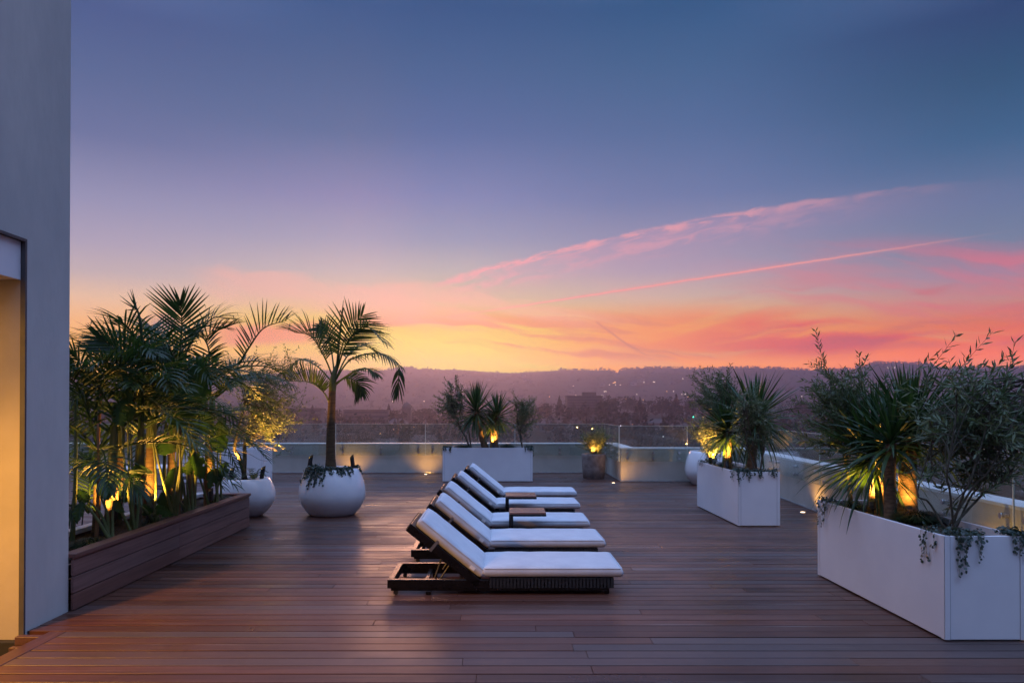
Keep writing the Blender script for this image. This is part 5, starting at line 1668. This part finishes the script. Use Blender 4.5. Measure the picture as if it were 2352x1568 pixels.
mound('grass clump at the left foot of the yucca in the right front planter', (3.24, 6.62, .68), .14, .12, 300, rnd)
mound('grass clump behind the thick yucca stem in the right front planter', (3.55, 6.6, .68), .14, .12, 260, rnd)
mound('grass clump in the wooden planter against the grey wall', (-3.56, 6.35, .385), .26, .11, 800, rnd)
mound('lit grass clump in the wooden planter below the orange palm stem', (-3.56, 7.45, .385), .18, .12, 500, rnd)
mound('grass clump in the wooden planter below the yellow-green leaves', (-3.54, 8.35, .385), .18, .12, 450, rnd)
mound('grass clump at the right end of the wooden planter', (-3.55, 9.2, .385), .2, .12, 450, rnd)
mound('grass clump in the wooden planter next to the bowl pot', (-3.66, 9.55, .385), .16, .11, 300, rnd)
mound('grass clump beside the yucca stems in the middle planter', (3.5, 11.0, .70), .17, .12, 260, rnd)

def trailing(label, spots, rnd, mat='trail', group='trailing silver-leaved plants', size=.011, dens=1.0, belly=None):
    """spots: (point on the rim, outward direction, width along the rim, strand count, drop)"""
    c = Vector(spots[0][0])
    t = thing('trailing_plant', label, 'trailing plant', c, group)
    lf, st = MB(), MB()
    def leaf(q, nrm):
        s = size * rnd.uniform(.6, 1.25)
        a = nrm.orthogonal().normalized(); a.rotate(Matrix.Rotation(rnd.uniform(0, 6.28), 3, nrm)); b = nrm.cross(a)
        lf.add([q] + [q + (a * math.cos(k * 1.0472) + b * math.sin(k * 1.0472)) * s for k in range(6)], [(0, 1 + k, 1 + (k + 1) % 6) for k in range(6)])
    for (p, o, wid, n, drop) in spots:
        p, o = Vector(p), Vector(o).normalized()
        al = o.cross(Vector((0, 0, 1)))
        for k in range(int(n * 15 * dens)):          # cushion on the soil
            q = p + al * rnd.uniform(-1, 1) * wid - o * abs(rnd.gauss(0, .07)) + Vector((0, 0, abs(rnd.gauss(0, .018)) + .004))
            leaf(q, Vector((rnd.gauss(0, .6), rnd.gauss(0, .6), 1)).normalized())
        for k in range(n):
            L = drop * rnd.random() ** 1.6 + .02
            q = p + al * rnd.uniform(-1, 1) * wid - o * .02 + Vector((0, 0, .012))
            pts = [q, q + o * .03 + Vector((0, 0, .004)), q + o * .038 + G * .02]
            m_ = max(2, int(L / .02))
            for j in range(m_):
                pts.append(pts[-1] + G * .02 + al * rnd.gauss(0, .004) + o * rnd.gauss(0, .0015))
                if belly:
                    q_ = pts[-1]; h_ = Vector((q_.x - belly[0], q_.y - belly[1], 0)); r_ = belly[2](q_.z) + .008
                    if h_.length < r_:
                        h_ = h_.normalized() * r_; pts[-1] = Vector((belly[0] + h_.x, belly[1] + h_.y, q_.z))
            st.tube(pts, .0011, 3, False)
            for j, qq in enumerate(pts):
                for _ in range(1 if rnd.random() < .8 else 2):
                    leaf(qq + Vector((rnd.gauss(0, .008), rnd.gauss(0, .008), rnd.gauss(0, .006))) + o * .004, (o + Vector((rnd.gauss(0, .5), rnd.gauss(0, .5), rnd.gauss(0, .5) + .3))).normalized())
    st.build('stems', M['stalk'], t); lf.build('leaves', M[mat], t)
    return t
Fr, Lf, Rt = (0, -1, 0), (-1, 0, 0), (1, 0, 0)
trailing('silver trailing plant spilling over the near corner of the right front planter', [((3.19, 4.975, .722), Fr, .08, 9, .26), ((3.08, 5.16, .722), Lf, .10, 4, .24), ((3.29, 4.975, .722), Fr, .07, 5, .16)], rnd)
trailing('silver trailing plant at the right near corner of the right front planter', [((3.58, 4.975, .722), Fr, .06, 10, .16), ((3.635, 5.05, .722), Rt, .07, 9, .3)], rnd)
trailing('silver trailing plant at the far left corner of the right front planter', [((3.08, 6.8, .722), Lf, .10, 8, .22)], rnd)
trailing('silver trailing plant at the near corner of the middle planter', [((3.34, 9.79, .735), Fr, .08, 10, .16), ((3.272, 9.95, .735), Lf, .10, 6, .14)], rnd)
trailing('silver trailing plant along the front of the middle planter', [((3.62, 9.79, .735), Fr, .2, 14, .07)], rnd)
trailing('silver trailing plant at the far end of the middle planter', [((3.272, 11.55, .735), Lf, .16, 5, .03)], rnd)
trailing('silver trailing plant at the left end of the far planter', [((-1.06, 15.73, .738), Fr, .09, 10, .08)], rnd, size=.014)
trailing('silver trailing plant at the right end of the far planter', [((.70, 15.73, .738), Fr, .09, 9, .08), ((.787, 15.95, .738), Rt, .12, 8, .2)], rnd, size=.014)
sp = []
for a in (-2.5, -2.2, -1.95, -1.72, -1.3, -1.0, -0.75, 0.2, 2.6):
    o = Vector((math.cos(a), math.sin(a), 0))
    sp.append((Vector((P2[0], P2[1], .694)) + o * .385, o, .08, 14 if a < -1.6 else 9, .26 if a < -1.6 else .08))
trailing('green trailing plant spilling over the globe pot under the palm', sp, rnd, 'trail', size=.014, belly=(P2[0], P2[1], lambda z: .385 + .11 * math.cos(max(0, min(1, (z - .31) / .38)) * math.pi / 2) ** .85))
def fern(label, c, r, n, rnd):
    t = thing('fern', label, 'fern', c, 'small ferns in the bowl pot')
    mb = MB(); c = Vector(c)
    for k in range(n):
        a = k * 2.4 + rnd.uniform(-.3, .3)
        h = Vector((math.cos(a), math.sin(a), 0))
        cc = bez([c, c + h * r * .45 + Vector((0, 0, r * .65 * (1 + .4 * math.sin(k * 5)))), c + h * r * 1.1 + Vector((0, 0, r * .35 * (1 + .8 * math.sin(k * 5))))], 12)
        for i in range(2, 12):
            t_ = (cc[i + 1] - cc[i]).normalized() if i < 12 else (cc[i] - cc[i - 1]).normalized()
            s_ = t_.cross(Vector((0, 0, 1))).normalized()
            for sg in (-1, 1):
                L = .055 * (1 - (i / 13) ** 2) + .01
                strip(mb, [cc[i], cc[i] + (s_ * sg + t_ * .5).normalized() * L], [.006, .001], t_, 0)
        mb.tube(cc, .0015, 4, False)
    mb.build('leaves', M['fern'], t)
fern('small fern left of the olive trunk in the bowl pot', (P1[0] - .17, P1[1] - .12, .53), .17, 13, rnd)
fern('small fern right of the olive trunk in the bowl pot', (P1[0] + .15, P1[1] - .1, .53), .2, 15, rnd)

# ---- spotlights among the plants
SW = 120.0
spike_light('spotlight at the left rim of the palm pot', (P2[0] - .33, P2[1] - .08, .67), (P2[0] - .12, P2[1], 2.2), SW * .3, 45, .15)
spike_light('spotlight at the right rim of the palm pot', (P2[0] + .33, P2[1] - .08, .67), (P2[0] + .12, P2[1], 2.2), SW * .3, 45, .15)
spike_light('spotlight at the right rim of the bowl pot, shining into the olive', (P1[0] + .27, P1[1] - .12, .52), (P1[0] + .42, P1[1] - .05, 1.5), SW * 2.2, 95, .15)
spike_light('spotlight at the left rim of the bowl pot', (P1[0] - .15, P1[1] - .25, .52), (P1[0] + .1, P1[1] - .2, 1.6), SW * 1.0, 90, .15)
spike_light('spotlight between the two yellow-lit palm stems by the wall', (-3.66, 6.70, .39), (-3.74, 6.95, 1.6), SW * .6, 130, .13)
spike_light('spotlight left of the orange palm stem', (-3.60, 7.50, .39), (-3.68, 7.75, 1.8), SW * .6, 130, .13)
spike_light('tilted spotlight in the grass below the yellow-green leaves', (-3.54, 8.22, .39), (-3.70, 8.45, 1.6), SW * .6, 130, .13)
spike_light('spotlight in the grass at the right end of the wooden planter', (-3.58, 9.08, .39), (-3.70, 9.3, 1.6), SW * .55, 130, .13)
spike_light('spotlight behind the palm stems in the wooden planter', (-3.9, 7.35, .39), (-3.72, 7.4, 1.6), SW * .55, 130, .13)
spike_light('spotlight in front of the lit yucca stem in the right front planter', (3.27, 6.28, .69), (3.36, 6.5, 1.15), SW * .45, 150, .06)
spike_light('spotlight behind the dark middle stem in the right front planter', (3.43, 6.02, .69), (3.57, 6.27, 1.1), SW * .11, 150, .04)
spike_light('spotlight in the middle planter aimed at the leaning yucca head', (3.34, 10.45, .70), (3.36, 10.75, 1.3), SW * .6, 140, .10)
spike_light('spotlight hidden among the stems of the far planter', (-.06, 15.78, .70), (-.08, 15.98, 1.3), SW * .28, 130, .08)
spike_light('spotlight in front of the bush in the concrete pot', (P4[0] - .02, P4[1] - .225, .54), (P4[0], P4[1] + .1, .92), SW * .3, 150, .03)
spike_light('spotlight in front of the bush in the globe pot', (P3[0] - .1, P3[1] - .32, .67), (P3[0] - .02, P3[1], 1.15), SW * .9, 125, .04)
spike_light('spotlight behind the yucca at the back of the middle planter', (3.40, 11.28, .70), (3.42, 11.5, 1.0), SW * .8, 110, .06)
